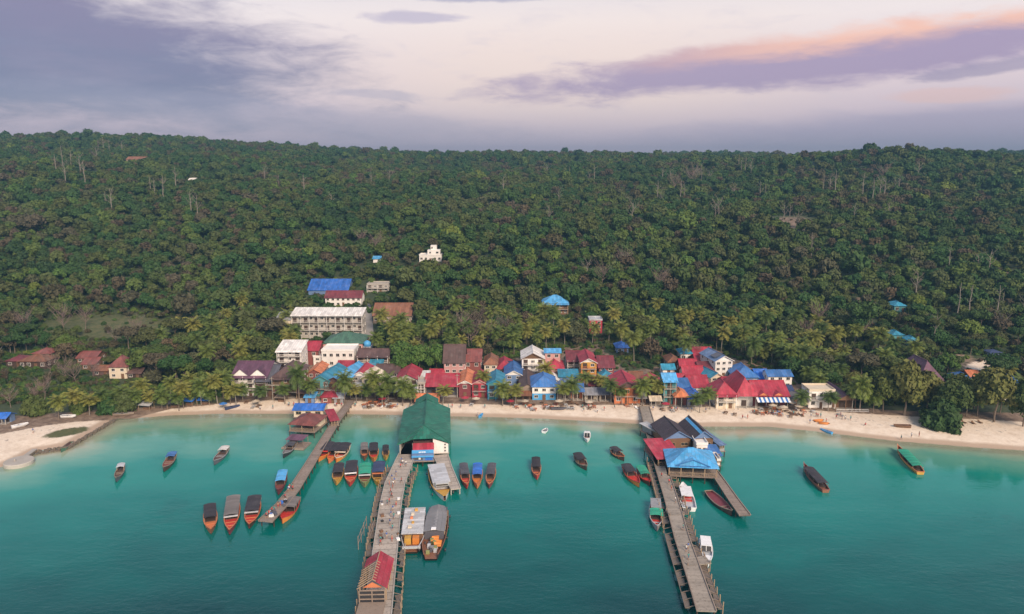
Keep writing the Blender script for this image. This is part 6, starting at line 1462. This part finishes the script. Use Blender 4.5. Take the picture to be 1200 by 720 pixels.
# rafts, hauled out boats and tarpaulins on the sand
def raft(px_, py_, rz, label):
    p = G(px_, py_); r = empty('inflatable_raft', (p.x, p.y, p.z+.02), rz, label, 'raft')
    for s in (-1, 1): MB().tube([(-1.5,s*.5,.25),(1.2,s*.5,.25),(1.8,s*.15,.35)], [.24,.25,.18], 8).build('side_tube', PM('tangerine'), r, smooth=True)
    MB().box(-1.4,1.3,-.4,.4,.1,.22).build('floor', PM('orange'), r)
raft(959,494,.2,'orange inflatable raft on the right beach, upper one of the pair'); raft(965,497,-.3,'orange inflatable raft on the right beach, lower one of the pair')
def beached(label, px_, py_, L, B, rz, c, inn): 
    p = G(px_, py_); r = dinghy(label, 600, 600, L, B, rz, c, inn, 'beached_boat', 'boat'); r.location = (p.x, p.y, p.z+.38)
beached('brown wooden boat hauled out on the sand at the right', 1067, 502, 5, 1.4, R(170), 'wood', 'brown')
beached('white boat hauled out by the stones where the left beach begins', 133, 488, 6.5, 1.8, R(10), 'oldwood', 'grey')
beached('white skiff on the grass behind the left spit', 72, 490, 4.5, 1.5, R(5), 'plastic_white', 'grey')
beached('dark blue skiff on the left beach below the blue tarpaulins', 264, 481, 5, 1.6, R(40), 'navy', 'slate')
beached('white skiff at the far left shore below the blue shed', 14, 503, 4.5, 1.6, R(50), 'plastic_white', 'lightgrey')
beached('dark skiff on the sand below the pale blue beach bar', 646, 481, 5, 1.3, R(0), 'slate', 'black')
for i, (px_, py_, c, wh) in enumerate([(222,475,'royal','left one of the pair at the left beach'),(240,474,'royal','right one of the pair at the left beach'),(205,478,'slate','under palms at the left beach'),(172,480,'lightgrey','behind the two leftmost beach palms'),(330,471,'oldwood','under the dark timber guesthouse')]):
    p = G(px_, py_); r = empty('tarpaulin_shelter', p, random.uniform(-.3,.3), '%s tarpaulin shelter %s' % ({'royal':'vivid blue','slate':'dark grey','lightgrey':'pale','oldwood':'brown'}[c], wh), 'shelter')
    MB().slab([(-2.2,-1.5,1.9),(2.2,-1.5,1.8),(2.0,1.6,2.5),(-2.0,1.6,2.6)], .05).build('tarpaulin', PM(c), r)
    for a, b, h in ((-2.1,-1.4,1.85),(2.1,-1.4,1.75),(1.9,1.5,2.45),(-1.9,1.5,2.55)): MB().tube([(a,b,-.2),(a,b,h)], .06, 5).build('pole', PM('timber'), r)
    MB().box(-1.3,1.1,-.2,1.0,0,.8).build('stacked_goods', PM('wood'), r)
# utility poles
for px_, py_, wh in ((452,470,'before the weathered brown house'),(491,468,'left of the long crimson restaurant'),(777,470,'behind the light blue shop house'),(870,470,'above the red cluster roofs'),(536,466,'right of the long crimson restaurant'),(320,470,'before the dark timber guesthouse')):
    p = G(px_, py_); r = empty('utility_pole', p, 0, 'thin pale utility pole %s' % wh, 'utility pole')
    MB().tube([(0,0,-.5),(0,0,9)], [.13,.09], 7).build('pole', PM('concrete'), r); MB().box(-.8,.8,-.06,.06,8.3,8.45).build('crossarm', PM('oldwood'), r)
# cargo on the piers
for i in range(26):
    px_, py_, z_ = random.choice([(random.choice((-1,1))*random.uniform(9,11)+457, random.uniform(575,640), 2.005), (random.uniform(-3,3)+332, random.uniform(586,597), 1.905), (random.uniform(-3,3)+320,random.uniform(598,606),1.905)])
    p = P(px_, py_, z_); s_ = random.uniform(.4,.8); r = MB(); r.box(-s_/2,s_/2,-s_/2,s_/2,0,s_*.7); r.box(-s_/2-.02,s_/2+.02,-s_/2-.02,s_/2+.02,s_*.7+.001,s_*.78)
    c_ = random.choice(('royal','crimson','wood','plastic_white','slate','black')); o_ = r.build('cargo_box', PM(c_)); o_.location = p; o_.rotation_euler = (0,0,random.random()*3)
    o_.name = 'cargo_box'; wide = z_ > 1.95; tag(o_, '%s cargo box left on the %s pier' % ({'royal':'blue','crimson':'red','wood':'brown','plastic_white':'white','slate':'dark grey','black':'black'}[c_], 'wide middle' if wide else 'narrow left'), 'box', '%s boxes on the %s pier' % ({'royal':'blue','crimson':'red','wood':'brown','plastic_white':'white','slate':'dark grey','black':'black'}[c_], 'middle' if wide else 'left'))
